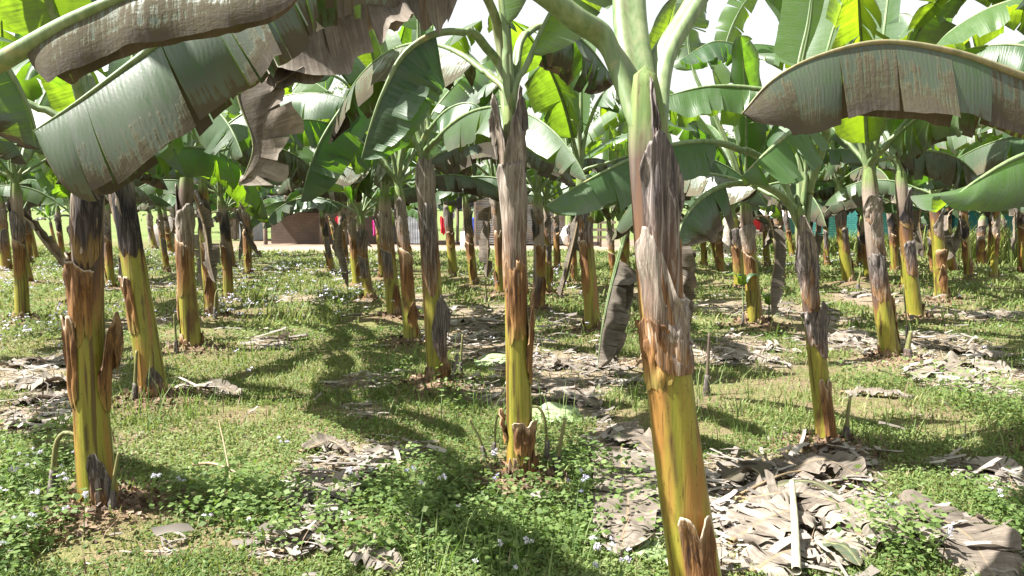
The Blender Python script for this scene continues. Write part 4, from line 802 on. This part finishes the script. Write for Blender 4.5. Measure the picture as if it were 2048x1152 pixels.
hero('C', [(2250, 330, 4.5), (2150, 292, 4.4), (2048, 312, 4.3), (1955, 362, 4.2), (1872, 425, 4.12)], 1, .30, dl=(.95, 1.25), dr=(1.0, 1.3), age=.0, edge=.28, tip=.0, tears=4, tear_amt=.05, g_hang=.85, rp=.022, n=60, nu=8, seed=52, ruffle=.06)
hero('C', [(2230, 240, 4.7), (2170, 90, 4.8), (2080, 0, 4.9), (1990, 10, 5.0), (1900, 62, 5.1), (1850, 120, 5.2)], 2, .26, dl=(.5, .8), dr=(.5, .8), age=0, edge=.1, tears=5, tear_amt=.06, rp=.02, n=50, seed=71)
hero('C', [(2215, 280, 4.55), (2160, 160, 4.6), (2070, 95, 4.7), (1960, 92, 4.9), (1850, 130, 5.2)], 1, .25, dl=(.8, 1.1), dr=(.8, 1.1), age=0, edge=.12, tears=6, tear_amt=.08, rp=.02, n=46, seed=72)
hero('F', [(2230, 180, 6.6), (2120, 20, 6.6), (1990, -60, 6.7), (1860, 10, 6.9), (1775, 100, 7.1)], 1, .30, dl=(.5, .8), dr=(.5, .8), age=0, edge=.15, tears=6, tear_amt=.08, rp=.02, n=46, seed=73)
hero('B', [(2430, 180, 2.9), (2400, -20, 3.1), (2300, -160, 3.4), (2160, -120, 3.7), (2030, 20, 3.9)], 2, .24, dl=(.5, .8), dr=(.5, .8), age=0, edge=.1, tears=5, rp=.022, n=46, seed=74)
hero('left', [(180, 215, 3.75), (172, 150, 3.8), (120, 100, 3.9), (50, 120, 4.0), (-40, 190, 4.1)], 2, .22, dl=(.6, .9), dr=(.6, .9), tears=4, rp=.02, n=46, seed=61)
hero('p47', [(1260, 440, 7.0), (1236, 520, 6.95), (1218, 590, 6.9), (1204, 660, 6.85), (1194, 738, 6.8)], 1, .25, start=.93, dl=(.25, .5), dr=(2.6, 2.9), age=.72, edge=.1, tears=4, tear_amt=.2, g_hang=.0, rp=.016, n=50, nu=7, seed=62, S0=[1, -.25, 0], ruffle=.25)
def sky_leaf(key, pts, lam, W_, seed, droop=.6, tears=8, age=0.0):
    d = plants[key]['d']; hero(key, [(x, y, d + (i * .12 if seed % 2 else -i * .08)) for i, (x, y) in enumerate(pts)], lam, W_, dl=(droop, droop + .3), dr=(droop, droop + .3), age=age, edge=.15, tip=.15, tears=tears, tear_amt=.14, rp=.022, n=46, nu=6, seed=seed, S0=[1, .1, 0] if droop < .3 else None)
sky_leaf('p32', [(1470, 330), (1425, 220), (1388, 140), (1376, 50), (1398, -40)], 2, .27, 81, .15, 10, .12)
sky_leaf('p32', [(1496, 310), (1512, 190), (1490, 105), (1430, 82), (1360, 120)], 2, .28, 82, .8)
sky_leaf('p31', [(1450, 340), (1430, 240), (1450, 100), (1480, 20), (1520, -30)], 2, .27, 83, .2, 8)
sky_leaf('p36', [(1670, 320), (1640, 190), (1590, 110), (1510, 88), (1440, 112)], 2, .30, 84, .8)
sky_leaf('p25', [(1078, 320), (1092, 230), (1120, 150), (1165, 90)], 1, .28, 85, .2, 6)
sky_leaf('p25', [(1070, 320), (1050, 230), (1000, 190), (930, 220)], 1, .26, 86, .8)
sky_leaf('p18', [(772, 320), (762, 210), (738, 120), (716, 50)], 2, .17, 87, .12, 3)
sky_leaf('p18', [(765, 330), (735, 220), (670, 150), (590, 165), (540, 215)], 2, .28, 88, .8)
sky_leaf('p19', [(800, 310), (830, 180), (880, 100), (940, 90)], 2, .25, 89, .6)
sky_leaf('p21', [(896, 350), (920, 260), (960, 180), (975, 110)], 1, .27, 91, .2, 8)
sky_leaf('p28', [(1165, 300), (1190, 210), (1235, 165), (1300, 190)], 1, .28, 92, .8, 8, .15)
sky_leaf('p39', [(1800, 300), (1790, 190), (1760, 90), (1720, 20)], 2, .27, 93, .2, 8)
sky_leaf('p38' if 'p38' in plants else 'r2', [(1738, 290), (1700, 170), (1700, 60), (1715, -40)], 2, .26, 94, .6, 8)
# purple flower bud on the black banded plant
p = plants['p28']; A_ = axis_of(p); c0 = A_(.98); c1 = P(1148, 240, p['d'] - .1) - p['base']; q, _ = catmull([c0, (c0 + c1) / 2 + [.02, 0, .1], c1, P(1120, 262, p['d'] - .12) - p['base'], P(1108, 300, p['d'] - .12) - p['base']], 16)
st = MB().add(*tube(q, .018, 7), dry=0.2).obj('flower_stalk', M['petiole'], p['root'])
zz = np.linspace(0, 1, 12); e = q[-1]; MB().add(*tube([e + [0, 0, .04 - .36 * z] for z in zz], .002 + .056 * np.sin(PI * zz ** .8) ** .8, 12)).obj('bud', mat_simple('purple_bud', (.035, .018, .022), (.075, .035, .045), (12, 12, 3), .5), st)

#PART3
# ------------------------------------------------------------------ ground cover
M['weed'] = mat_weed('low_weeds', (0.042, 0.080, 0.022), (0.120, 0.178, 0.052), (0.27, 0.30, 0.135), (0.20, 0.34, 0.04))
M['grass'] = mat_weed('grass_blades', (0.06, 0.10, 0.025), (0.145, 0.185, 0.052), (0.30, 0.28, 0.14), (0.26, 0.32, 0.05), .3)
M['litter'] = mat_weed('dry_litter', (0.075, 0.063, 0.053), (0.25, 0.222, 0.196), (0.44, 0.405, 0.365), (0.3, 0.22, 0.14), .1)
M['petal'] = mat_weed('lilac_petals', (0.36, 0.34, 0.52), (0.55, 0.53, 0.64), (0.72, 0.70, 0.74), (0.5, 0.5, 0.6), .25)
M['twig'] = mat_weed('dry_twigs', (0.09, 0.06, 0.04), (0.2, 0.14, 0.09), (0.40, 0.33, 0.24), (0.2, 0.15, 0.1), .05)
g = np.random.default_rng(99)
def scatter(n, y0, y1, pw=1.0, wide=.78):
    """points in the wedge the photo sees, denser towards us"""
    u_ = g.random(n); y = (y0 ** (2 - pw) + u_ * (y1 ** (2 - pw) - y0 ** (2 - pw))) ** (1 / (2 - pw)) if pw != 2 else y0 * (y1 / y0) ** u_
    return g.uniform(-1, 1, n) * (y * wide + .6), y
M['pale_leaf'] = mat_simple('pale_green_leaf', (0.19, 0.27, 0.12), (0.34, 0.40, 0.23), (4, 4, 4), .6, .3, trans=(.3, .42, .1), tfac=.2)
def lowleaves(name, n, y0, y1, size, hmax, mat, seed, keep, tone_fn, pw=2, flat=.75, width=.62):
    x, y = scatter(n, y0, y1, pw); k = g.random(n) < keep(x, y); x, y = x[k], y[k]; m = len(x)
    big = lattice(x * .8, y * .8, seed); hh = hmax * (.25 + 1.1 * big ** 1.5) * g.random(m) ** 1.3
    s = size * (.5 + .06 * y) * g.uniform(.55, 1.5, m) if y1 > 9 else size * g.uniform(.5, 1.5, m)
    mb = MB(); leafquads(mb, np.stack([x, y, hgt(x, y) + hh + .004], 1), s, g, np.clip(tone_fn(x, y, hh / hmax, m), 0, 1), flat, width)
    return tag(mb.obj(name, mat, None, smooth=False), kind='stuff')
def k_green(x, y):
    bare = np.clip((lattice(x * 1.1, y * 1.1, 21) * .65 + lattice(x * 3.7, y * 3.7, 22) * .35 - .31) / .15, .10, 1)
    return bare * (1 - .93 * patch(x, y, LITW)) * (1 - .9 * np.clip(mound(x, y) * 1.6 - .15, 0, 1)) * np.clip((26.2 - y + np.where(x > 4, 3, 0) + np.where(x < -9.5, 20, 0)) / 1.0, 0, 1)
tone = lambda x, y, h, m: .18 + .5 * lattice(x * .6, y * .6, 31) + .25 * lattice(x * 2.3, y * 2.3, 32) + g.normal(0, .14, m) - .06
o = lowleaves('low_weeds', 250000, 2.3, 9.0, .019, .05, M['weed'], 41, k_green, tone); tag(o, 'carpet of low clover like weeds between the banana rows')
o = lowleaves('weeds', 170000, 8.5, 28.5, .034, .11, M['weed'], 42, k_green, tone, 1.35); tag(o, 'low weeds covering the ground under the far rows')
def lush(x, y):
    E = ell([(80, 1080, 150, 90), (60, 960, 120, 60), (1080, 1010, 150, 90), (860, 1020, 200, 80), (1780, 1100, 130, 60), (2010, 1040, 60, 70), (440, 1010, 160, 60), (560, 1040, 90, 60), (1150, 960, 100, 60), (920, 800, 60, 30), (780, 760, 40, 40), (1830, 770, 60, 20), (1730, 770, 50, 20), (640, 590, 60, 40), (2020, 830, 90, 60), (980, 1090, 120, 60), (1280, 1000, 30, 90)])
    return patch(x, y, E, .5) * .95 * (1 - .5 * patch(x, y, LITW)) * (1 - np.clip(mound(x, y) * 1.5 - .4, 0, 1))
o = lowleaves('leafy_weeds', 130000, 2.3, 7.5, .030, .27, M['weed'], 43, lush, lambda x, y, h, m: .15 + .42 * h + g.normal(0, .16, m) + .12, 2, .7, .78); tag(o, 'lush clumps of broader leaved weeds close to us')
def blades(name, n, y0, y1, hb, mat, keep, pw, w=.0032, lab=None):
    x, y = scatter(n, y0, y1, pw); k = g.random(n) < keep(x, y); x, y = x[k], y[k]; m = len(x); z = hgt(x, y)
    a = g.uniform(0, 2 * PI, m); h = hb * g.uniform(.35, 1.25, m) * (.5 + lattice(x * .9, y * .9, 51)); ln = g.uniform(.2, 1.0, m) * h
    ww = w * (1 + .1 * y) * g.uniform(.7, 1.4, m); dx, dy = np.cos(a), np.sin(a)
    b = np.stack([x, y, z - .005], 1); e = np.stack([x + dx * ln, y + dy * ln, z + h], 1); md = (b + e) / 2 + np.stack([-dx * ln * .15, -dy * ln * .15, h * .12], 1); sd = np.stack([-dy * ww, dx * ww, 0 * ww], 1)
    V = np.stack([b - sd, b + sd, md + sd * .8, md - sd * .8, e + sd * .12, e - sd * .12], 1).reshape(-1, 3); i = np.arange(m)[:, None] * 6
    F = np.concatenate([i + [0, 1, 2, 3], i + [3, 2, 4, 5]], 1).reshape(-1, 4)
    t = np.repeat(np.clip(.25 + .45 * lattice(x * .7, y * .7, 53) + g.normal(0, .2, m), 0, 1), 6)
    return tag(MB().add(V, F, tone=t).obj(name, mat, None, smooth=False), lab, kind='stuff')
blades('grass', 120000, 2.3, 10, .042, M['grass'], lambda x, y: np.clip(k_green(x, y) * .9 + .06, 0, 1), 2, lab='short grass growing through the weeds')
blades('grass', 50000, 9.5, 27, .10, M['grass'], lambda x, y: k_green(x, y) * .9, 1.3, .005, 'short grass under the far rows')
blades('tall_weeds', 9000, 2.3, 9, .24, M['weed'], lambda x, y: (lattice(x * 1.3, y * 1.3, 91) > .5) * .6 * (1 - patch(x, y, LITW)), 1.8, .0022, 'thin taller weed stems standing above the carpet of weeds')
tall = ell([(2015, 490, 60, 18)]); 
def bank(x, y): return np.clip((x - 4.6) / 1.2, 0, 1) * np.exp(-((y - 24.6) / 1.4) ** 2) * (.35 + .65 * (lattice(x * .8, y * .8, 61) > .45))
blades('grass', 60000, 21, 28, .42, M['grass'], bank, 1.0, .007, 'tufted grass bank in front of the kiosk and the teal house')
o = lowleaves('bank_weeds', 60000, 21.5, 27.5, .05, .45, M['weed'], 44, bank, lambda x, y, h, m: .25 + .35 * h + g.normal(0, .16, m), 1.0, .3); tag(o, 'bushy weeds on the low bank in front of the houses')
def tallk(x, y): return np.exp(-(((x - P(2012, 500, 21)[0]) / 1.5) ** 2 + ((y - 21) / 1.0) ** 2))
mb_o = blades('tall_grass', 26000, 18, 23.5, .85, M['grass'], tallk, 1.0, .006, 'tall bright green grass clump at the edge of the plantation')
# litter: curled pieces of dead banana leaf
def litter(name, n, y0, y1, keep, smin, smax, lab, pw=1.7, lift=.05):
    x, y = scatter(n, y0, y1, pw); k = g.random(n) < keep(x, y); x, y = x[k], y[k]; m = len(x); z = hgt(x, y) + .006 + lift * g.random(m) ** 2
    L = g.uniform(smin, smax, m) ; Wd = L * g.uniform(.07, .3, m); a = g.normal(.15, .75, m); tl = g.normal(0, .16, m); cu = g.uniform(-.5, .9, m); cv = g.normal(0, .5, m)
    s5 = np.linspace(-.5, .5, 5); r3 = np.array([-.5, 0, .5]); SS5, RR = np.meshgrid(s5, r3, indexing='ij'); SS5 = SS5.ravel(); RR = RR.ravel()
    taper = 1 - (.25 * g.random(m))[:, None] * np.abs(SS5)[None] * 2
    lx = L[:, None] * SS5[None]; ly = Wd[:, None] * RR[None] * taper + (L * .18 * g.normal(0, 1, m))[:, None] * (SS5 ** 2)[None]
    lz = (cu * Wd)[:, None] * (RR ** 2)[None] * 1.5 + (cv * L * .35)[:, None] * (SS5 ** 2)[None] + g.normal(0, .10, (m, 15)) * Wd[:, None] * .6 + tl[:, None] * lx + (g.normal(0, .2, m))[:, None] * ly
    lz = lz - lz.min(1, keepdims=True) * .8
    V = np.stack([x[:, None] + lx * np.cos(a)[:, None] - ly * np.sin(a)[:, None], y[:, None] + lx * np.sin(a)[:, None] + ly * np.cos(a)[:, None], z[:, None] + lz], -1).reshape(-1, 3)
    F = (np.arange(m)[:, None, None] * 15 + grid_faces(5, 3)[None]).reshape(-1, 4)
    t = np.repeat(np.clip(.22 + .5 * g.random(m) ** .8 + g.normal(0, .08, m), 0, 1), 15)
    return tag(MB().add(V, F, tone=t).obj(name, M['litter'], None), lab, kind='stuff')
litter('leaf_litter', 15000, 2.4, 9, lambda x, y: patch(x, y, LITW) * .7 * (lattice(x * 4, y * 4, 81) > .3) + .005, .06, .22, 'matted bits of dead banana leaf in pale patches on the ground')
litter('leaf_litter', 30000, 2.4, 9, lambda x, y: patch(x, y, LITW) * .6 + .03, .02, .08, 'crumbled bits of dry leaf scattered over the weeds', lift=.02)
litter('leaf_litter', 9000, 8, 24, lambda x, y: np.clip(patch(x, y, LITW) * .6 + .03 + .15 * (lattice(x * .5, y * 1.3, 71) > .72) * (x > -1), 0, 1), .06, .3, 'dry leaf litter between the far rows', 1.3, .08)
def clods(n, y0, y1):
    x, y = scatter(n, y0, y1, 1.6); k = g.random(n) < np.clip(mound(x, y) * 1.3 - .12, 0, 1); x, y = x[k], y[k]; m = len(x); mb = MB(); M['clod'] = mat_weed('soil_clods', (.05, .03, .02), (.15, .095, .06), (.27, .18, .12), (.1, .06, .04), .02)
    leafquads(mb, np.stack([x, y, hgt(x, y) + .012 * g.random(m)], 1), g.uniform(.012, .05, m) * (.7 + .07 * y), g, g.random(m), .2, .8); tag(mb.obj('soil_clods', M['clod'], None, smooth=False), 'loose brown soil clods and root bits heaped round the plant feet', kind='stuff')
clods(160000, 2.3, 14)
# straw and twigs
blades('twigs', 5000, 2.3, 12, .10, M['twig'], lambda x, y: .5 * patch(x, y, LITW) + .25, 2, .0022, 'thin dry straws poking out of the weeds')
# far flower heads
def heads(n, y0, y1, keep, r, hh, pw, lab):
    x, y = scatter(n, y0, y1, pw); k = g.random(n) < keep(x, y); x, y = x[k], y[k]; m = len(x); z = hgt(x, y) + hh * g.uniform(.5, 1.3, m)
    mb = MB(); q = np.repeat(np.stack([x, y, z], 1), 6, 0) + g.normal(0, r * .5, (m * 6, 3)) * [1, 1, .5]
    leafquads(mb, q, r * g.uniform(.7, 1.3, m * 6), g, np.repeat(g.random(m), 6) * .7 + .3 * g.random(m * 6), .6, .9); return tag(mb.obj('wildflowers', M['petal'], None, smooth=False), lab, kind='stuff')
heads(9000, 6.5, 24, lambda x, y: patch(x, y, FLWW) * .8 + .015, .024, .20, 1.2, 'haze of tiny lilac white flower heads among the far weeds')

# ---- single wildflowers close to us
def flower(x, y, h, ncl, tn, seed):
    r_ = np.random.default_rng(seed); t = empty('wildflower', (x, y, float(hgt(np.array(x), np.array(y)))), 'slender weed with small fluffy pale lilac flower heads close to us', 'wildflower', 'lilac wildflowers near us')
    mb = MB(); top = np.array([r_.normal(0, .03), r_.normal(0, .03), h]); q, _ = catmull([(0, 0, -.01), top * [.3, .3, .5], top], 8); mb.add(*tube(q, np.linspace(.0025, .0015, 8), 5), tone=.5); hd = []
    for k in range(ncl):
        e = top + np.array([r_.normal(0, .016), r_.normal(0, .016), r_.uniform(-.01, .02)]) if k else top; hd.append(e)
        if k: mb.add(*tube([q[5], (q[5] + e) / 2, e], .0012, 4), tone=.5)
    mb.obj('stem', M['weed'], t, smooth=True); lf = MB(); pts = q[r_.integers(0, 5, 7)] + r_.normal(0, .012, (7, 3)); leafquads(lf, pts, r_.uniform(.02, .04, 7), r_, r_.random(7) * .6 + .2, .6, .7); lf.obj('foliage', M['weed'], t, smooth=False)
    fm = MB()
    for e in hd:
        d_ = norm(r_.normal(size=(26, 3))); d_[:, 2] = np.abs(d_[:, 2]); leafquads(fm, e + d_ * .0075, np.full(26, .0075), r_, np.clip(tn + r_.normal(0, .12, 26), 0, 1), 0, .8)
    fm.obj('flower_head', M['petal'], t, smooth=False)
FL = [(20, 880), (60, 905), (75, 925), (42, 950), (95, 900), (110, 948), (30, 990), (130, 985), (150, 950), (88, 1000), (60, 1030), (15, 1040), (125, 1030), (165, 1015), (20, 1085), (62, 905), (105, 1060), (5, 915), (140, 900), (300, 960), (340, 975), (430, 1035), (485, 1050), (550, 880), (825, 945), (850, 960), (875, 950), (700, 940), (735, 935), (905, 1000), (972, 960), (985, 930), (1065, 1080), (1150, 965), (1165, 955), (1172, 975), (1245, 945), (1160, 940), (1185, 1075), (1200, 1085), (1215, 1100), (1225, 1110), (945, 1125), (995, 1090), (1045, 1130), (1780, 1005), (1865, 1050), (2010, 985), (1180, 1130), (1070, 1085)]
for k, (px, py) in enumerate(FL):
    hh = rnd.uniform(.10, .2); c = G(px, py, hh); flower(c[0], c[1], hh, rnd.choice([1, 2, 3, 4]), .15 if px in (1150, 1165, 1172, 972, 825, 1780) else .75, 300 + k)

# ---- cut shoots
M['shoot'] = mat_simple('dull_green_shoot', (0.085, 0.095, 0.030), (0.215, 0.200, 0.085), (40, 40, 6), .6)
def sucker(px, py, h, lean, kind, label, thick=.016):
    thick *= .78
    c = G(px, py); x, y = c[0], c[1]; z = float(hgt(np.array(x), np.array(y))); t = empty('banana_shoot', (x, y, z), label, 'banana shoot')
    if kind == 'hook': pts = [(0, 0, -.02), (lean * .15, 0, h * .5), (lean * .35, 0, h * .85), (lean * .8, 0, h), (lean * 1.5, 0, h * .94)]
    else: pts = [(0, 0, -.02), (lean * .35, 0, h * .45), (lean, 0, h)]
    q, _ = catmull(pts, 18); s = np.linspace(0, 1, 18)
    MB().add(*tube(q, thick * (1 - .38 * s), 10), h=np.repeat(np.append(.10 + .25 * s, .35), 10)).obj('shoot_stem', M['wood'] if kind == 'dark' else M['shoot'], t)
    zz = np.linspace(0, 1, 9); MB().add(*tube([q[0] * (1 - w) + q[6] * w for w in zz], thick * (1.9 - .75 * zz) * (1 + .08 * np.sin(zz * 20)), 10), t=np.repeat(np.append(.35 + .3 * zz, .6), 10)).obj('sheath', M['husk_dark'], t)
    if kind == 'leafy':
        for a in (.4, 2.6, 4.4):
            d = np.array([math.cos(a), math.sin(a) * .6, 0]); e = q[-1]
            leaf(t, np.zeros(3), [q[9], e, e + d * .10 + [0, 0, .14], e + d * .24 + [0, 0, .12]], 1, .055, (.1, .3), (.1, .3), 0, 0, 0, 0, 0, .3, .006, 16, 3, int(a * 10))
    return t
sucker(972, 912, .24, -.10, 'cut', 'straight cut greenish shoot, the one farthest from the stem of the shaggy plant', .013)
sucker(987, 915, .28, .05, 'hook', 'curved pale cut shoot close beside the shaggy plant stem', .012)
sucker(1097, 930, .34, -.09, 'hook', 'hooked green shoot bending back over to the shaggy plant stem', .015)
sucker(1113, 955, .30, .045, 'cut', 'yellow shoot with a dark scaly foot standing apart from the shaggy plant', .017)
sucker(107, 1000, .33, .10, 'hook', 'hooked cream coloured shoot in the lilac flowers beside the stout plant', .022)
sucker(224, 1042, .27, .05, 'cut', 'thin shoot pressed against the foot of the stout scorched plant', .014)
sucker(271, 812, .36, .03, 'cut', 'green shoot with a dark sheath beside the leaning black topped plant', .02)
sucker(354, 715, .38, -.01, 'cut', 'slim tapering shoot beside the pale yellow stemmed plant', .018)
sucker(430, 645, .38, .08, 'hook', 'curled green shoot against the foot of the slim dark brown plant', .022)
sucker(1413, 790, .5, .01, 'dark', 'grey brown pointed shoot just behind the thickest plant', .022)
sucker(1690, 908, .26, .015, 'cut', 'dark cut shoot at the foot of the wounded ragged plant', .02)
sucker(1812, 728, .24, .03, 'cut', 'thick dark cut shoot at the foot of the glossy dark sheath plant', .04)
sucker(1486, 660, .48, -.02, 'leafy', 'slim young shoot with one narrow leaf by the bright yellow edged plant', .014)
sucker(1537, 655, .20, .0, 'leafy', 'small leafy shoot with bright leaves beside the bright yellow edged plant', .014)
sucker(1815, 690, .66, -.08, 'cut', 'long thin shoot rising behind the glossy dark sheath plant', .015)
sucker(921, 760, .35, .02, 'cut', 'upright thin shoot in the dry litter next to the torn husk plant', .016)
sucker(972, 605, .32, 0, 'cut', 'far grey shoot beside the narrow crowned plant', .022)
sucker(1715, 580, .30, .04, 'cut', 'far dark shoot beside the stub sheath plant', .035)

# ---- big fallen leaves lying on the ground
def fallen(pts, Wd, label, age=1.0, edge=.1, tears=5, seed=0, lift=.03, hump=.05, petdry=1.0, name='fallen_leaf', group=None, n=44, mat=None):
    w = []
    for k, (px, py) in enumerate(pts):
        c = G(px, py); z = float(hgt(np.array(c[0]), np.array(c[1]))); w.append([c[0], c[1], z + lift + hump * math.sin(PI * k / (len(pts) - 1))])
    w = np.array(w); o = w[0].copy(); o[2] = 0; r = empty(name, o, label, 'fallen leaf', group)
    g2 = np.random.default_rng(seed); a = g2.uniform(.02, .3)
    leaf(r, o, w, .06, Wd, (-.12, a), (-.1, a * .8), age, edge, .1, tears * 2 if age > .5 else tears, .32 if age > .5 else .1, .0, .012, n, 7, seed, None, .2, petdry, .016, .10, mat=mat); return r
fallen([(1240, 900), (1250, 980), (1255, 1050), (1240, 1120)], .20, 'long pale dry leaf lying along the ground just beside the thickest stem', .95, .1, 6, 1)
fallen([(1230, 860), (1280, 900), (1330, 930)], .14, 'crumpled dry leaf behind the thickest stem, above the long pale one', .9, .2, 5, 2)
fallen([(1700, 1035), (1830, 1050), (1930, 1095), (1990, 1170)], .24, 'broad flat straw coloured leaf curving round in the near corner', .92, .05, 5, 3)
fallen([(1470, 1000), (1600, 1010), (1740, 1060), (1830, 1090)], .20, 'dry leaf with a long straight midrib across the near litter', 1.0, .1, 8, 4)
fallen([(1460, 1090), (1560, 1050), (1660, 1040)], .18, 'grey wrinkled dry leaf under the white stalk', 1.05, .1, 7, 5)
fallen([(1560, 960), (1640, 950), (1730, 975)], .16, 'dark grey folded leaf in front of the wounded stem mound', .85, .2, 6, 6)
fallen([(1440, 965), (1500, 955), (1540, 975)], .11, 'reddish brown crinkled leaf beside the thickest stem', .62, .1, 4, 7)
fallen([(1480, 1010), (1560, 985), (1625, 982), (1700, 1020)], .045, 'yellow green narrow leaf turning brown on top of the near litter', .47, .15, 2, 8, .03, .03, .5)
fallen([(1050, 840), (1110, 833), (1165, 838)], .16, 'fresh pale green piece of leaf lying behind the shaggy plant', .0, .05, 1, 9, .012, .02, .0, mat=M['pale_leaf'])
fallen([(960, 735), (990, 718), (1020, 730)], .12, 'small pale green folded leaf scrap on the litter by the torn husk plant', .0, .1, 1, 10, .012, .02, .0, mat=M['pale_leaf'])
fallen([(1240, 1100), (1290, 1105), (1340, 1115)], .07, 'pale green leaf scrap at the near foot of the thickest stem', .0, .25, 1, 11, .012, .02, .0, mat=M['pale_leaf'])
fallen([(1650, 1100), (1690, 1125), (1720, 1150)], .05, 'yellowing narrow leaf scrap by the near end of the litter', .40, .1, 1, 12, .05, .03, .4)
k = 20
for pts, w_ in [([(610, 960), (670, 985), (715, 975)], .15), ([(630, 1020), (650, 1000), (690, 965)], .12), ([(600, 905), (660, 890), (700, 905)], .10), ([(10, 740), (70, 725), (150, 735)], .2), ([(20, 780), (90, 775), (150, 760)], .2), ([(0, 850), (60, 845), (140, 835)], .17), ([(15, 810), (80, 800), (140, 795)], .2),
                ([(930, 640), (970, 655), (1010, 645)], .2), ([(905, 670), (950, 668), (1000, 680)], .2), ([(1060, 740), (1130, 735), (1200, 745)], .2), ([(1080, 770), (1140, 790), (1190, 785)], .18), ([(1100, 805), (1150, 800), (1200, 815)], .16), ([(1200, 690), (1215, 730), (1170, 745)], .12),
                ([(1800, 755), (1880, 745), (1960, 770)], .22), ([(1850, 730), (1930, 735), (2040, 745)], .22), ([(1900, 700), (1960, 708), (2030, 715)], .2), ([(1660, 685), (1700, 675), (1750, 690)], .2), ([(1430, 720), (1490, 715), (1560, 725)], .2), ([(1680, 790), (1750, 795), (1830, 800)], .09),
                ([(1470, 620), (1530, 625), (1580, 622)], .25), ([(1900, 625), (1970, 632), (2040, 628)], .25), ([(560, 1120), (620, 1080), (670, 1050)], .07), ([(400, 790), (440, 785), (480, 795)], .12), ([(700, 1110), (760, 1135), (800, 1150)], .12), ([(1940, 950), (1990, 945), (2040, 960)], .14), ([(1760, 1060), (1700, 1090), (1640, 1140)], .15), ([(1500, 1150), (1580, 1110), (1640, 1095)], .17), ([(1440, 1030), (1500, 1060), (1560, 1090)], .14)]:
    k += 1; fallen(pts, w_ * .8, 'torn greyish dry banana leaf lying among the pale litter patches', rnd.uniform(.85, 1.15), .15, 6, k, .02, .025, 1.0, 'fallen_leaf', 'dry fallen leaves in the litter', 44)
# cut petiole standing out of the litter, stick and stone
t = empty('cut_stalk', G(1592, 1165), 'thick whitish cut leaf stalk lying over the near litter', 'stalk'); o = G(1592, 1165)
q = [G(1592, 1165) + [0, 0, .05] - o, G(1588, 1080) + [0, 0, .09] - o, G(1582, 1010) + [0, 0, .12] - o]; q, _ = catmull(q, 14)
MB().add(*tube(q, np.linspace(.019, .014, 14), 10)).obj('stalk', mat_simple('pale_stalk', (.27, .25, .14), (.50, .46, .35), (12, 12, 12), .6), t)
def stick(pts, r_, label):
    o = G(*pts[0][:2]); q = [G(px, py) - o + [0, 0, z] for px, py, z in pts]; q, _ = catmull(q, 10); t = MB().add(*tube(q, np.linspace(r_, r_ * .5, 10), 6), dry=1.0).obj('dry_stick', M['petiole'], None, o); tag(t, label, 'stick')
stick([(388, 935, .02), (430, 945, .05), (480, 955, .02)], .012, 'pale curved stick lying right of the stout scorched plant foot')
stick([(462, 965, .0), (452, 935, .10), (440, 905, .2)], .006, 'thin straw coloured stalk sticking up behind the pale curved stick')
stick([(1905, 905, .02), (1920, 925, .05), (1940, 938, .02)], .006, 'thin pale straw lying on the grass in the middle right')
stick([(1480, 1000, .03), (1570, 965, .05), (1640, 955, .04)], .009, 'long thin dry midrib lying across the near litter')
c = G(1075, 1003); tag(MB().add(*rock(.05, 5)).obj('small_stone', M['stone'], None, (c[0], c[1], .0), smooth=False), 'small brown stone in the weeds in front of the shaggy plant', 'stone')
